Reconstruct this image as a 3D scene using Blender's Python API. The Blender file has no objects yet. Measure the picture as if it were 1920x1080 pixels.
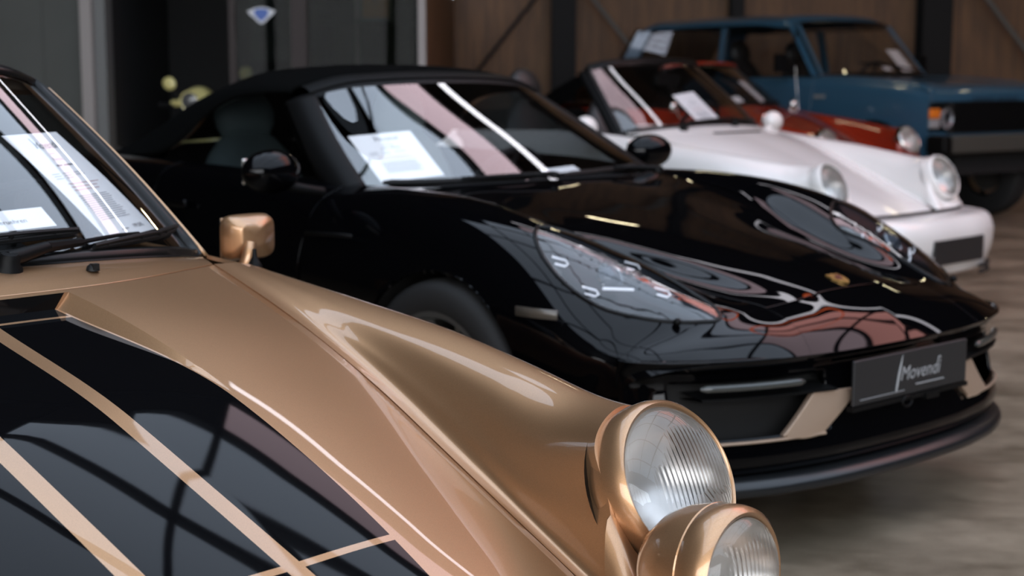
import bpy, math, random
import numpy as np
from mathutils import Vector, Matrix

random.seed(5)
RNG = np.random.default_rng(5)
SC = bpy.context.scene
COL = SC.collection
PI = math.pi
rad = math.radians

# ------------------------------------------------------------------ materials
def mat(name, color=(.5, .5, .5), rough=.5, metal=0., coat=0., coat_rough=.03, spec=.5, ior=1.5,
        emit=None, strength=0., bump=None, noise=None, sheen=0.):
    m = bpy.data.materials.new(name); m.use_nodes = True
    nt = m.node_tree; b = nt.nodes['Principled BSDF']
    b.inputs['Base Color'].default_value = (*color, 1)
    b.inputs['Roughness'].default_value = rough
    b.inputs['Metallic'].default_value = metal
    b.inputs['Coat Weight'].default_value = coat
    b.inputs['Coat Roughness'].default_value = coat_rough
    b.inputs['Specular IOR Level'].default_value = spec
    b.inputs['IOR'].default_value = ior
    b.inputs['Sheen Weight'].default_value = sheen
    if emit:
        b.inputs['Emission Color'].default_value = (*emit, 1)
        b.inputs['Emission Strength'].default_value = strength
    if noise:      # (scale, amount, second colour)
        tc = nt.nodes.new('ShaderNodeTexCoord'); nz = nt.nodes.new('ShaderNodeTexNoise')
        nz.inputs['Scale'].default_value = noise[0]; nz.inputs['Detail'].default_value = 4
        nt.links.new(tc.outputs['Object'], nz.inputs['Vector'])
        rp = nt.nodes.new('ShaderNodeValToRGB')
        rp.color_ramp.elements[0].position = .5 - noise[1] / 2; rp.color_ramp.elements[1].position = .5 + noise[1] / 2
        rp.color_ramp.elements[0].color = (*color, 1); rp.color_ramp.elements[1].color = (*noise[2], 1)
        nt.links.new(nz.outputs['Fac'], rp.inputs['Fac']); nt.links.new(rp.outputs['Color'], b.inputs['Base Color'])
    if bump:       # (scale, strength)
        tc = nt.nodes.new('ShaderNodeTexCoord'); nz = nt.nodes.new('ShaderNodeTexNoise')
        nz.inputs['Scale'].default_value = bump[0]; nz.inputs['Detail'].default_value = 3
        bp = nt.nodes.new('ShaderNodeBump'); bp.inputs['Strength'].default_value = bump[1]; bp.inputs['Distance'].default_value = .002
        nt.links.new(tc.outputs['Object'], nz.inputs['Vector'])
        nt.links.new(nz.outputs['Fac'], bp.inputs['Height']); nt.links.new(bp.outputs['Normal'], b.inputs['Normal'])
    return m

def thin_glass(name, tint=(.8, .85, .85), refl=1.0, ior=1.52, rough=0.0):
    m = bpy.data.materials.new(name); m.use_nodes = True
    nt = m.node_tree; nt.nodes.clear()
    out = nt.nodes.new('ShaderNodeOutputMaterial'); mx = nt.nodes.new('ShaderNodeMixShader')
    tr = nt.nodes.new('ShaderNodeBsdfTransparent'); tr.inputs['Color'].default_value = (*tint, 1)
    gl = nt.nodes.new('ShaderNodeBsdfGlossy'); gl.inputs['Roughness'].default_value = rough
    gl.inputs['Color'].default_value = (1, 1, 1, 1)
    fr = nt.nodes.new('ShaderNodeFresnel')
    ge = nt.nodes.new('ShaderNodeNewGeometry'); mi = nt.nodes.new('ShaderNodeMix'); mi.data_type = 'FLOAT'
    mi.inputs[2].default_value = ior; mi.inputs[3].default_value = 1 / ior
    nt.links.new(ge.outputs['Backfacing'], mi.inputs[0]); nt.links.new(mi.outputs[0], fr.inputs['IOR'])
    mu = nt.nodes.new('ShaderNodeMath'); mu.operation = 'MULTIPLY'; mu.use_clamp = True
    mu.inputs[1].default_value = refl
    nt.links.new(fr.outputs[0], mu.inputs[0]); nt.links.new(mu.outputs[0], mx.inputs[0])
    nt.links.new(tr.outputs[0], mx.inputs[1]); nt.links.new(gl.outputs[0], mx.inputs[2])
    nt.links.new(mx.outputs[0], out.inputs[0])
    return m

class NX:
    """little helper for math node expressions"""
    def __init__(s, nt): s.nt = nt
    def m(s, op, a, b=None, c=None):
        n = s.nt.nodes.new('ShaderNodeMath'); n.operation = op
        for i, v in enumerate((a, b, c)):
            if v is None: continue
            if isinstance(v, (int, float)): n.inputs[i].default_value = v
            else: s.nt.links.new(v, n.inputs[i])
        return n.outputs[0]
    def band(s, v, lo, hi):
        return s.m('MULTIPLY', s.m('GREATER_THAN', v, lo), s.m('LESS_THAN', v, hi))
    def mixc(s, f, a, b):
        n = s.nt.nodes.new('ShaderNodeMix'); n.data_type = 'RGBA'
        ins = [n.inputs[0], n.inputs[6], n.inputs[7]]
        for i, v in zip(ins, (f, a, b)):
            if isinstance(v, (int, float)): i.default_value = v
            elif isinstance(v, tuple): i.default_value = (*v, 1)
            else: s.nt.links.new(v, i)
        return n.outputs[2]

# ------------------------------------------------------------------ surfaces
def _herm(P, u, q):
    P = np.asarray(P, float); n = len(P)
    sh = (-1,) + (1,) * (P.ndim - 1)
    h = np.diff(u); d = np.diff(P, axis=0) / h.reshape(sh)
    m = np.empty_like(P)
    m[0] = d[0]; m[-1] = d[-1]
    if n > 2:
        w0 = h[1:].reshape(sh); w1 = h[:-1].reshape(sh)
        m[1:-1] = (d[:-1] * w0 + d[1:] * w1) / (w0 + w1)
        m[0] = 1.5 * d[0] - .5 * m[1]; m[-1] = 1.5 * d[-1] - .5 * m[-2]
    i = np.clip(np.searchsorted(u, q, side='right') - 1, 0, n - 2)
    hh = h[i].reshape(sh); t = ((q - u[i]) / h[i]).reshape(sh)
    t2, t3 = t * t, t * t * t
    return (2*t3-3*t2+1)*P[i] + (t3-2*t2+t)*hh*m[i] + (-2*t3+3*t2)*P[i+1] + (t3-t2)*hh*m[i+1]

class Surf:
    """smooth surface through a grid of points; parameters run in index units"""
    def __init__(s, ctrl):
        s.P = np.array(ctrl, float); n, k, _ = s.P.shape
        du = np.linalg.norm(np.diff(s.P, axis=0), axis=2).mean(1) + 1e-6
        dv = np.linalg.norm(np.diff(s.P, axis=1), axis=2).mean(0) + 1e-6
        s.u = np.r_[0, np.cumsum(du)]; s.v = np.r_[0, np.cumsum(dv)]; s.n, s.k = n, k
    def ev(s, si, ti):
        si = np.atleast_1d(np.asarray(si, float)); ti = np.atleast_1d(np.asarray(ti, float))
        qs = np.interp(si, np.arange(s.n), s.u); qt = np.interp(ti, np.arange(s.k), s.v)
        A = _herm(s.P, s.u, qs)
        B = _herm(A.transpose(1, 0, 2), s.v, qt)
        return B.transpose(1, 0, 2)
    def panel(s, s0, s1, t0, t1, ns, nt, gap=(0, 0, 0, 0)):
        """grid; gap = inset in metres at the s0, s1, t0, t1 borders"""
        def sh(v, knots, g, sg):
            if not g: return v
            i = int(min(max(math.floor(v - (1e-9 if sg < 0 else 0)), 0), len(knots) - 2))
            return v + sg * g / (knots[i + 1] - knots[i])
        a0 = sh(s0, s.u, gap[0], 1); a1 = sh(s1, s.u, gap[1], -1)
        b0 = sh(t0, s.v, gap[2], 1); b1 = sh(t1, s.v, gap[3], -1)
        return s.ev(np.linspace(a0, a1, ns), np.linspace(b0, b1, nt))

def curve(pts, n):
    P = np.array(pts, float)
    u = np.r_[0, np.cumsum(np.linalg.norm(np.diff(P, axis=0), axis=1) + 1e-9)]
    return _herm(P, u, np.linspace(0, u[-1], n))

# ------------------------------------------------------------------ mesh builder
class MB:
    def __init__(s): s.V = []; s.F = []; s.M = []; s.att = None
    def add(s, V, F, mi=0):
        b = len(s.V); s.V.extend([tuple(map(float, v)) for v in V])
        s.F.extend([tuple(i + b for i in f) for f in F]); s.M.extend([mi] * len(F)); return s
    def grid(s, P, mi=0, ref=None, skip=None, wrap=False):
        P = np.asarray(P, float); n, k, _ = P.shape
        F = []
        kk = k if wrap else k - 1
        for i in range(n - 1):
            for j in range(kk):
                j2 = (j + 1) % k
                f = (i*k+j, (i+1)*k+j, (i+1)*k+j2, i*k+j2)
                if skip is not None and skip(P.reshape(-1, 3)[list(f)].mean(0)): continue
                F.append(f)
        V = P.reshape(-1, 3)
        if ref is not None and F:
            ref = np.array(ref, float); tot = 0
            for f in F[::max(1, len(F) // 200)]:
                a, b, c, d = V[list(f)]
                tot += np.dot(np.cross(c - a, d - b), (a + b + c + d) / 4 - ref)
            if tot < 0: F = [f[::-1] for f in F]
        return s.add(V, F, mi)
    def box(s, c, size, rot=None, mi=0, taper=1.0):
        c = Vector(c); x, y, z = [d / 2 for d in size]
        V = []
        for sz, tp in ((-1, 1), (1, taper)):
            for sx, sy in ((-1, -1), (1, -1), (1, 1), (-1, 1)):
                v = Vector((sx * x * tp, sy * y * tp, sz * z))
                if rot is not None: v = rot @ v
                V.append(c + v)
        return s.add(V, [(3,2,1,0),(4,5,6,7),(0,1,5,4),(1,2,6,5),(2,3,7,6),(3,0,4,7)], mi)
    def tube(s, path, r, n=10, mi=0, cap=True, closed=False):
        P = [Vector(p) for p in path]; N = len(P)
        R = r if hasattr(r, '__len__') else [r] * N
        V = []; prev = None
        for i, p in enumerate(P):
            if closed: t = (P[(i+1) % N] - P[i-1]).normalized()
            else: t = (P[min(i+1, N-1)] - P[max(i-1, 0)]).normalized()
            if prev is None:
                a = Vector((0, 0, 1)) if abs(t.z) < .9 else Vector((1, 0, 0))
                u = t.cross(a).normalized()
            else:
                u = (prev - t * prev.dot(t)).normalized()
            prev = u; w = t.cross(u)
            for k in range(n):
                an = 2 * PI * k / n
                V.append(p + (u * math.cos(an) + w * math.sin(an)) * R[i])
        F = []
        for i in range(N if closed else N - 1):
            i2 = (i + 1) % N
            for k in range(n):
                k2 = (k + 1) % n
                F.append((i*n+k, i*n+k2, i2*n+k2, i2*n+k))
        if cap and not closed:
            F.append(tuple(range(n))[::-1]); F.append(tuple((N-1)*n + k for k in range(n)))
        return s.add(V, F, mi)
    def lathe(s, prof, o, ax, n=32, mi=0, up=(0, 0, 1)):
        """prof: list of (radius, height along axis)"""
        ax = Vector(ax).normalized(); o = Vector(o)
        u = ax.cross(Vector(up)); u = (u if u.length > 1e-4 else ax.cross(Vector((1, 0, 0)))).normalized(); w = u.cross(ax)
        V = []; F = []; K = len(prof)
        for r, h in prof:
            for k in range(n):
                an = 2 * PI * k / n
                V.append(o + ax * h + (u * math.cos(an) + w * math.sin(an)) * r)
        for i in range(K - 1):
            for k in range(n):
                k2 = (k + 1) % n
                F.append((i*n+k, (i+1)*n+k, (i+1)*n+k2, i*n+k2))
        return s.add(V, F, mi)
    def prism(s, poly, vec, mi=0):
        P = [Vector(p) for p in poly]; n = len(P); v = Vector(vec)
        F = [tuple(range(n))[::-1], tuple(range(n, 2*n))] + [(i, (i+1) % n, n+(i+1) % n, n+i) for i in range(n)]
        return s.add(P + [p + v for p in P], F, mi)
    def ell(s, c, r, n=20, m=12, mi=0, rot=None):
        c = Vector(c); V = []; F = []
        for i in range(m + 1):
            th = PI * i / m
            for k in range(n):
                ph = 2 * PI * k / n
                v = Vector((r[0]*math.sin(th)*math.cos(ph), r[1]*math.sin(th)*math.sin(ph), r[2]*math.cos(th)))
                if rot is not None: v = rot @ v
                V.append(c + v)
        for i in range(m):
            for k in range(n):
                k2 = (k+1) % n
                F.append((i*n+k, (i+1)*n+k, (i+1)*n+k2, i*n+k2))
        return s.add(V, F, mi)
    def mirror(s):
        b = len(s.V); nf = len(s.F)
        s.V.extend([(x, -y, z) for x, y, z in s.V[:b]])
        s.F.extend([tuple(i + b for i in f[::-1]) for f in s.F[:nf]]); s.M.extend(s.M[:nf]); return s
    def flipped(s):
        r = MB(); r.V = [(x, -y, z) for x, y, z in s.V]; r.F = [f[::-1] for f in s.F]; r.M = list(s.M); return r
    def arch(s, cx, cz, R, ymin=.45):
        """cut a round wheel arch out of side panels"""
        V = np.array(s.V); d = np.hypot(V[:, 0] - cx, V[:, 2] - cz)
        ins = (d < R) & (np.abs(V[:, 1]) > ymin)
        F, M = [], []
        for f, m in zip(s.F, s.M):
            if all(ins[i] for i in f): continue
            F.append(f); M.append(m)
        used = {i for f in F for i in f}
        for i in used:
            if ins[i]:
                k = R / max(d[i], 1e-6)
                s.V[i] = (cx + (V[i,0]-cx)*k, V[i,1], cz + (V[i,2]-cz)*k)
        s.F, s.M = F, M; return s
    def build(s, name, mats, parent=None, loc=None, rotz=0., smooth=True, angle=38, solid=0, bevel=0, bevseg=2, merge=1e-4,
              att=None, sub=0, recalc=False):
        import bmesh
        me = bpy.data.meshes.new(name)
        used = sorted({i for f in s.F for i in f}); mp = {o: n for n, o in enumerate(used)}
        me.from_pydata([s.V[i] for i in used], [], [tuple(mp[i] for i in f) for f in s.F])
        if not isinstance(mats, (list, tuple)): mats = [mats]
        for m in mats: me.materials.append(m)
        me.polygons.foreach_set('material_index', s.M)
        if att:
            for an, vals in att.items():
                a = me.attributes.new(an, 'FLOAT', 'POINT'); a.data.foreach_set('value', [float(vals[i]) for i in used])
        bm = bmesh.new(); bm.from_mesh(me)
        if merge: bmesh.ops.remove_doubles(bm, verts=bm.verts, dist=merge)
        bmesh.ops.dissolve_degenerate(bm, dist=1e-6, edges=bm.edges)
        if recalc: bmesh.ops.recalc_face_normals(bm, faces=bm.faces)
        bm.to_mesh(me); bm.free()
        if smooth:
            me.polygons.foreach_set('use_smooth', [True] * len(me.polygons))
            me.set_sharp_from_angle(angle=rad(angle))
        o = bpy.data.objects.new(name, me); COL.objects.link(o)
        if parent is not None: o.parent = parent
        if loc is not None: o.location = loc
        if rotz: o.rotation_euler = (0, 0, rotz)
        if solid:
            md = o.modifiers.new('Solidify', 'SOLIDIFY'); md.thickness = solid; md.offset = -1
        if bevel:
            md = o.modifiers.new('Bevel', 'BEVEL'); md.width = bevel; md.segments = bevseg; md.limit_method = 'ANGLE'; md.angle_limit = rad(35)
            md.harden_normals = True
        if sub:
            md = o.modifiers.new('Subsurf', 'SUBSURF'); md.levels = sub; md.render_levels = sub
        return o

def tag(o, label=None, cat=None, group=None, kind=None):
    if label: o['label'] = label
    if cat: o['category'] = cat
    if group: o['group'] = group
    if kind: o['kind'] = kind
    return o

def thing(name, label, cat, loc=(0, 0, 0), rotz=0, group=None):
    o = bpy.data.objects.new(name, None); COL.objects.link(o)
    o.location = loc; o.rotation_euler = (0, 0, rotz); o.empty_display_size = .1
    return tag(o, label, cat, group)

def text_geo(body, size, shear=0., font_space=1.0):
    """flat text outline as (verts, faces), centred at the origin in the xy plane"""
    cu = bpy.data.curves.new('lettering', 'FONT'); cu.body = body; cu.size = size; cu.shear = shear
    cu.align_x = 'CENTER'; cu.align_y = 'CENTER'; cu.space_character = font_space; cu.resolution_u = 3
    o = bpy.data.objects.new('lettering', cu); COL.objects.link(o)
    bpy.context.view_layer.update()
    me = bpy.data.meshes.new_from_object(o.evaluated_get(bpy.context.evaluated_depsgraph_get()))
    V = [tuple(v.co) for v in me.vertices]; F = [tuple(p.vertices) for p in me.polygons]
    bpy.data.objects.remove(o); bpy.data.meshes.remove(me); bpy.data.curves.remove(cu)
    return V, F

def frame(o, ex, ey):
    """matrix-like mapper from (a, b, c) to o + a ex + b ey + c n"""
    o = Vector(o); ex = Vector(ex).normalized(); ey = Vector(ey); ey = (ey - ex * ey.dot(ex)).normalized(); n = ex.cross(ey)
    return lambda a, b, c=0.: o + ex * a + ey * b + n * c
# ------------------------------------------------------------------ car body lines (metres, x forward of the front axle, y to the car's left)
LEAN = rad(25)
HL_UP = np.array([-math.sin(LEAN), 0, math.cos(LEAN)]); HL_SIDE = np.array([0, 1., 0]); HL_N = np.array([math.cos(LEAN), 0, math.sin(LEAN)])
HL_C = np.array([.45, .548, .638])
HL_B = HL_C - HL_N * .05

def ring(deg, R=.1305):
    a = rad(deg); return tuple(HL_B + R * (math.cos(a) * HL_UP + math.sin(a) * HL_SIDE))

def coupe_front(dz=0.):
    """front half of the classic coupe: centre, hood, hood edge, valley, fender tube, crown, shoulder, flank, sill"""
    S = [
     [(-.535,0,.8700),(-.565,.29,.8675),(-.688,.58,.862),(-.69,.60,.861),(-.692,.63,.860),(-.695,.66,.855),(-.70,.69,.847),(-.70,.745,.80),(-.70,.775,.68),(-.70,.785,.42),(-.70,.74,.22)],
     [(-.38,0,.823),(-.38,.28,.819),(-.39,.54,.785),(-.39,.56,.784),(-.39,.59,.793),(-.385,.63,.807),(-.38,.685,.810),(-.38,.745,.77),(-.38,.785,.65),(-.38,.79,.42),(-.38,.745,.22)],
     [(-.15,0,.746),(-.15,.265,.742),(-.15,.505,.706),(-.15,.528,.705),(-.15,.555,.728),(-.15,.595,.766),(-.15,.66,.786),(-.15,.73,.750),(-.15,.785,.63),(-.15,.79,.42),(-.15,.745,.22)],
     [(.08,0,.663),(.08,.24,.659),(.08,.458,.625),(.08,.480,.624),(.08,.505,.660),(.08,.543,.722),(.08,.62,.756),(.08,.705,.712),(.08,.775,.60),(.08,.785,.42),(.08,.74,.22)],
     [(.24,0,.604),(.24,.22,.600),(.24,.424,.569),(.24,.445,.568),(.24,.462,.610),(.24,.497,.690),(.24,.58,.735),(.24,.67,.69),(.24,.745,.57),(.24,.755,.42),(.24,.71,.22)],
     [(.42,0,.536),(.42,.20,.533),(.41,.388,.509),(.45,.398,.500),tuple(np.array(ring(-97)) + .020 * HL_N),tuple(np.array(ring(-50)) + .007 * HL_N),ring(-4),ring(45),ring(95),(.40,.70,.45),(.40,.67,.22)],
    ]
    S6 = [(.58,0,.474),(.575,.18,.471),(.55,.35,.453)]
    S7 = [(.715,0,.421),(.705,.16,.418),(.67,.315,.402)]
    lift = lambda p: (p[0], p[1], p[2] + dz * min(max((p[2] - .22) / .3, 0), 1))
    full = [[lift(p) for p in s] for s in S]
    hood = [[lift(p) for p in s[:3]] for s in S] + [[lift(p) for p in S6], [lift(p) for p in S7]]
    return full, hood

def mir_row(row):
    return [(x, -y, z) for x, y, z in row[:0:-1]] + list(row)

def coupe_glass(dz=0., td=0.):
    rows = [[(-.668,0,.908),(-.69,.28,.902),(-.755,.52,.885),(-.822,.632,.868)],
            [(-.862,0,1.088),(-.884,.26,1.082),(-.94,.47,1.066),(-1.0,.572,1.045)],
            [(-1.06,0,1.250),(-1.08,.24,1.245),(-1.13,.42,1.230),(-1.18,.50,1.208)]]
    return [mir_row([(x, y, z + dz + td * i / 2) for x, y, z in r]) for i, r in enumerate(rows)]

def roadster_front():
    """front of the modern mid engined roadster: centre, hood, crease, hood edge, inner crest, crest, shoulder, widest, low, sill"""
    return [
     [(-.50,0,.885),(-.51,.25,.883),(-.55,.45,.880),(-.60,.60,.884),(-.62,.65,.893),(-.64,.70,.890),(-.66,.79,.85),(-.66,.865,.72),(-.66,.875,.45),(-.66,.82,.20)],
     [(-.30,0,.856),(-.30,.25,.854),(-.31,.44,.852),(-.33,.575,.864),(-.34,.64,.889),(-.34,.69,.894),(-.34,.785,.86),(-.34,.87,.70),(-.34,.88,.45),(-.34,.83,.20)],
     [(-.05,0,.816),(-.05,.24,.813),(-.05,.42,.808),(-.05,.53,.818),(-.05,.62,.868),(-.05,.68,.874),(-.05,.785,.84),(-.05,.875,.68),(-.05,.885,.45),(-.05,.83,.20)],
     [(.20,0,.774),(.20,.19,.772),(.20,.33,.757),(.20,.455,.731),(.20,.565,.800),(.20,.66,.822),(.20,.78,.785),(.20,.875,.64),(.20,.88,.45),(.20,.83,.20)],
     [(.42,0,.736),(.42,.17,.733),(.42,.29,.714),(.42,.405,.677),(.42,.51,.730),(.42,.63,.742),(.42,.755,.70),(.42,.855,.60),(.42,.865,.45),(.42,.81,.20)],
     [(.60,0,.697),(.60,.15,.693),(.60,.26,.673),(.60,.375,.644),(.60,.475,.663),(.60,.59,.659),(.58,.715,.622),(.55,.82,.555),(.53,.84,.45),(.51,.80,.20)],
     [(.745,0,.652),(.745,.14,.648),(.74,.24,.635),(.725,.35,.6245),(.715,.45,.619),(.70,.55,.608),(.67,.675,.579),(.62,.79,.535),(.58,.82,.45),(.565,.79,.20)],
     [(.865,0,.597),(.86,.16,.593),(.85,.27,.588),(.84,.36,.582),(.825,.465,.575),(.79,.57,.566),(.745,.68,.550),(.68,.78,.52),(.62,.815,.45),(.595,.785,.20)],
     [(.935,0,.530),(.93,.18,.530),(.92,.30,.530),(.905,.39,.530),(.885,.48,.530),(.85,.58,.528),(.80,.68,.522),(.72,.775,.50),(.64,.812,.45),(.605,.785,.20)],
    ]

def roadster_glass():
    rows = [[(-.505,0,.880),(-.525,.28,.880),(-.575,.52,.882),(-.63,.655,.888)],
            [(-.755,0,1.058),(-.775,.26,1.054),(-.82,.46,1.044),(-.87,.595,1.028)],
            [(-1.0,0,1.218),(-1.02,.24,1.213),(-1.06,.41,1.198),(-1.10,.515,1.168)]]
    return [mir_row(r) for r in rows]

def offroad_glass():
    rows = [[(-.60,0,1.262),(-.62,.36,1.262),(-.67,.60,1.258),(-.73,.735,1.250)],
            [(-.815,0,1.505),(-.835,.34,1.503),(-.875,.56,1.497),(-.925,.69,1.485)],
            [(-1.03,0,1.735),(-1.05,.32,1.733),(-1.08,.53,1.725),(-1.12,.645,1.710)]]
    return [mir_row(r) for r in rows]
# ------------------------------------------------------------------ materials
M = {}
def paint_metal(name, col, rough=.32, metal=.75):
    m = mat(name, col, rough, metal, coat=1.0, coat_rough=.02)
    nt = m.node_tree; b = nt.nodes['Principled BSDF']
    tc = nt.nodes.new('ShaderNodeTexCoord'); vo = nt.nodes.new('ShaderNodeTexNoise'); vo.inputs['Scale'].default_value = 900
    nt.links.new(tc.outputs['Object'], vo.inputs['Vector'])
    x = NX(nt); f = x.m('MULTIPLY_ADD', vo.outputs['Fac'], .5, .75)
    mx = nt.nodes.new('ShaderNodeMix'); mx.data_type = 'RGBA'; mx.blend_type = 'MULTIPLY'; mx.inputs[0].default_value = 1
    mx.inputs[6].default_value = (*col, 1); nt.links.new(f, mx.inputs[7]); nt.links.new(mx.outputs[2], b.inputs['Base Color'])
    return m
GOLD = (.50, .285, .148)
M['gold'] = paint_metal('gold_metallic_paint', GOLD, .40, .86)
M['black_paint'] = mat('black_gloss_paint', (.0012, .0012, .0016), .02, 0, spec=.22)
M['white_paint'] = mat('white_paint', (.78, .75, .72), .25, 0, coat=.6, coat_rough=.03)
M['red_paint'] = mat('dark_red_paint', (.25, .022, .008), .22, 0, coat=1., coat_rough=.02)
M['blue_paint'] = mat('blue_paint', (.026, .080, .130), .28, 0, coat=.8, coat_rough=.04)
M['rubber'] = mat('black_rubber', (.008, .008, .008), .5, spec=.25, bump=(300, .2))
M['seal'] = mat('black_seal_rubber', (.005, .005, .005), .28, spec=.25)
M['tyre'] = mat('tyre_rubber', (.014, .014, .014), .75, bump=(90, .4))
M['plastic'] = mat('black_plastic', (.0045, .0045, .0045), .45, spec=.12)
M['matte'] = mat('matte_black', (.006, .006, .006), .8)
M['fabric'] = mat('black_soft_top_fabric', (.003, .0032, .0032), .95, spec=.02, bump=(700, .4))
M['interior'] = mat('dark_interior', (.010, .010, .011), .7, spec=.2)
M['leather'] = mat('black_leather', (.012, .012, .012), .45, bump=(150, .2))
M['pale_leather'] = mat('pale_grey_green_leather', (.34, .42, .42), .5, bump=(150, .2))
M['chrome'] = mat('chrome', (.75, .73, .70), .08, 1.0)
M['alu'] = mat('brushed_aluminium', (.45, .45, .44), .3, 1.0)
M['dark_alu'] = mat('dark_alloy', (.20, .20, .19), .4, .8)
M['gold_reflection'] = mat('gold_car_reflection_trim', (.46, .33, .24), .38, .45)  # reflection of the gold car put into the trim colour
M['reflector'] = mat('silvered_reflector', (.80, .76, .71), .25, .6)
M['paper'] = mat('white_paper', (.93, .91, .92), .7)
M['ink'] = mat('grey_print', (.40, .40, .43), .8)
M['ink_dark'] = mat('dark_print', (.16, .16, .18), .8)
M['ink_pink'] = mat('reddish_print', (.62, .44, .44), .8)
M['glass'] = thin_glass('windscreen_glass', (.93, .95, .95), 2.3, 1.5)
M['glass_rr'] = thin_glass('clear_side_glass', (.80, .82, .82), 1.2, 1.5)
M['post_mid'] = mat('badge_grey', (.20, .205, .20), .5)
M['side_glass'] = thin_glass('side_window_glass', (.25, .27, .28), 1.3, 1.5)
M['clear'] = thin_glass('clear_lamp_cover', (.55, .58, .62), 1.7, 1.5)
M['orange_lens'] = mat('orange_lens', (.75, .20, .02), .2, coat=1)
M['grey_lens'] = mat('clear_ribbed_lens', (.30, .30, .30), .2, coat=1)
M['plate_black'] = mat('black_plate', (.017, .017, .018), .4)
M['plate_grey'] = mat('grey_plate_print', (.33, .33, .33), .5)
M['crest_gold'] = mat('crest_gold', (.70, .42, .14), .3, .8)
M['crest_dark'] = mat('crest_dark', (.12, .03, .02), .4)
M['led'] = mat('white_lamp_element', (.85, .85, .9), .25, emit=(.9, .92, 1.), strength=.7)
M['projector'] = mat('projector_lens', (.10, .11, .13), .05, 0, coat=1)
M['lamp_bucket'] = mat('lamp_bucket', (.008, .009, .011), .25, .2)

def fluted(name):
    m = bpy.data.materials.new(name); m.use_nodes = True; nt = m.node_tree; nt.nodes.clear(); x = NX(nt)
    out = nt.nodes.new('ShaderNodeOutputMaterial')
    tr = nt.nodes.new('ShaderNodeBsdfRefraction'); tr.inputs['IOR'].default_value = 1.12; tr.inputs['Roughness'].default_value = .02
    tr.inputs['Color'].default_value = (.95, .96, .97, 1)
    gl = nt.nodes.new('ShaderNodeBsdfGlossy'); gl.inputs['Roughness'].default_value = .02
    fr = nt.nodes.new('ShaderNodeFresnel'); fr.inputs['IOR'].default_value = 1.5
    mx = nt.nodes.new('ShaderNodeMixShader')
    at = nt.nodes.new('ShaderNodeAttribute'); at.attribute_name = 'flute'
    a2 = nt.nodes.new('ShaderNodeAttribute'); a2.attribute_name = 'across'
    s = x.m('SINE', x.m('MULTIPLY', a2.outputs['Fac'], 2 * PI / .0088))
    h = x.m('MULTIPLY', s, at.outputs['Fac'])
    bp = nt.nodes.new('ShaderNodeBump'); bp.inputs['Strength'].default_value = 1.; bp.inputs['Distance'].default_value = .0014
    nt.links.new(h, bp.inputs['Height'])
    for n in (tr, gl, fr): nt.links.new(bp.outputs['Normal'], n.inputs['Normal'])
    nt.links.new(fr.outputs[0], mx.inputs[0]); nt.links.new(tr.outputs[0], mx.inputs[1]); nt.links.new(gl.outputs[0], mx.inputs[2])
    nt.links.new(mx.outputs[0], out.inputs[0])
    return m
M['fluted'] = fluted('fluted_lamp_glass')

def hood_decal():
    m = paint_metal('gold_hood_with_black_bands', GOLD, .40, .86)
    nt = m.node_tree; b = nt.nodes['Principled BSDF']; x = NX(nt)
    src = b.inputs['Base Color'].links[0].from_socket
    tc = nt.nodes.new('ShaderNodeTexCoord'); sp = nt.nodes.new('ShaderNodeSeparateXYZ')
    nt.links.new(tc.outputs['Object'], sp.inputs[0]); X, Y = sp.outputs[0], sp.outputs[1]
    at = nt.nodes.new('ShaderNodeAttribute'); at.attribute_name = 'edge'
    k = x.m('MULTIPLY', x.m('LESS_THAN', at.outputs['Fac'], -.005), x.m('GREATER_THAN', Y, -.43))
    k = x.m('MULTIPLY', k, x.m('LESS_THAN', X, .62))
    s = x.m('MAXIMUM', x.band(Y, -.026, .004), x.band(Y, -.226, -.194))
    s = x.m('MAXIMUM', s, x.band(X, .245, .257))
    s = x.m('MAXIMUM', s, x.band(X, -.494, -.487))
    k = x.m('MULTIPLY', k, x.m('SUBTRACT', 1., s))
    nt.links.new(x.mixc(k, src, (.003, .003, .0035)), b.inputs['Base Color'])
    nt.links.new(x.m('MULTIPLY', x.m('SUBTRACT', 1., k), .86), b.inputs['Metallic'])
    nt.links.new(x.m('MULTIPLY', x.m('SUBTRACT', 1., k), 1.), b.inputs['Coat Weight'])
    nt.links.new(x.m('MULTIPLY_ADD', k, -.37, .40), b.inputs['Roughness'])
    nt.links.new(x.m('MULTIPLY_ADD', k, -.36, .5), b.inputs['Specular IOR Level'])
    return m
M['hood_decal'] = hood_decal()
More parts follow.
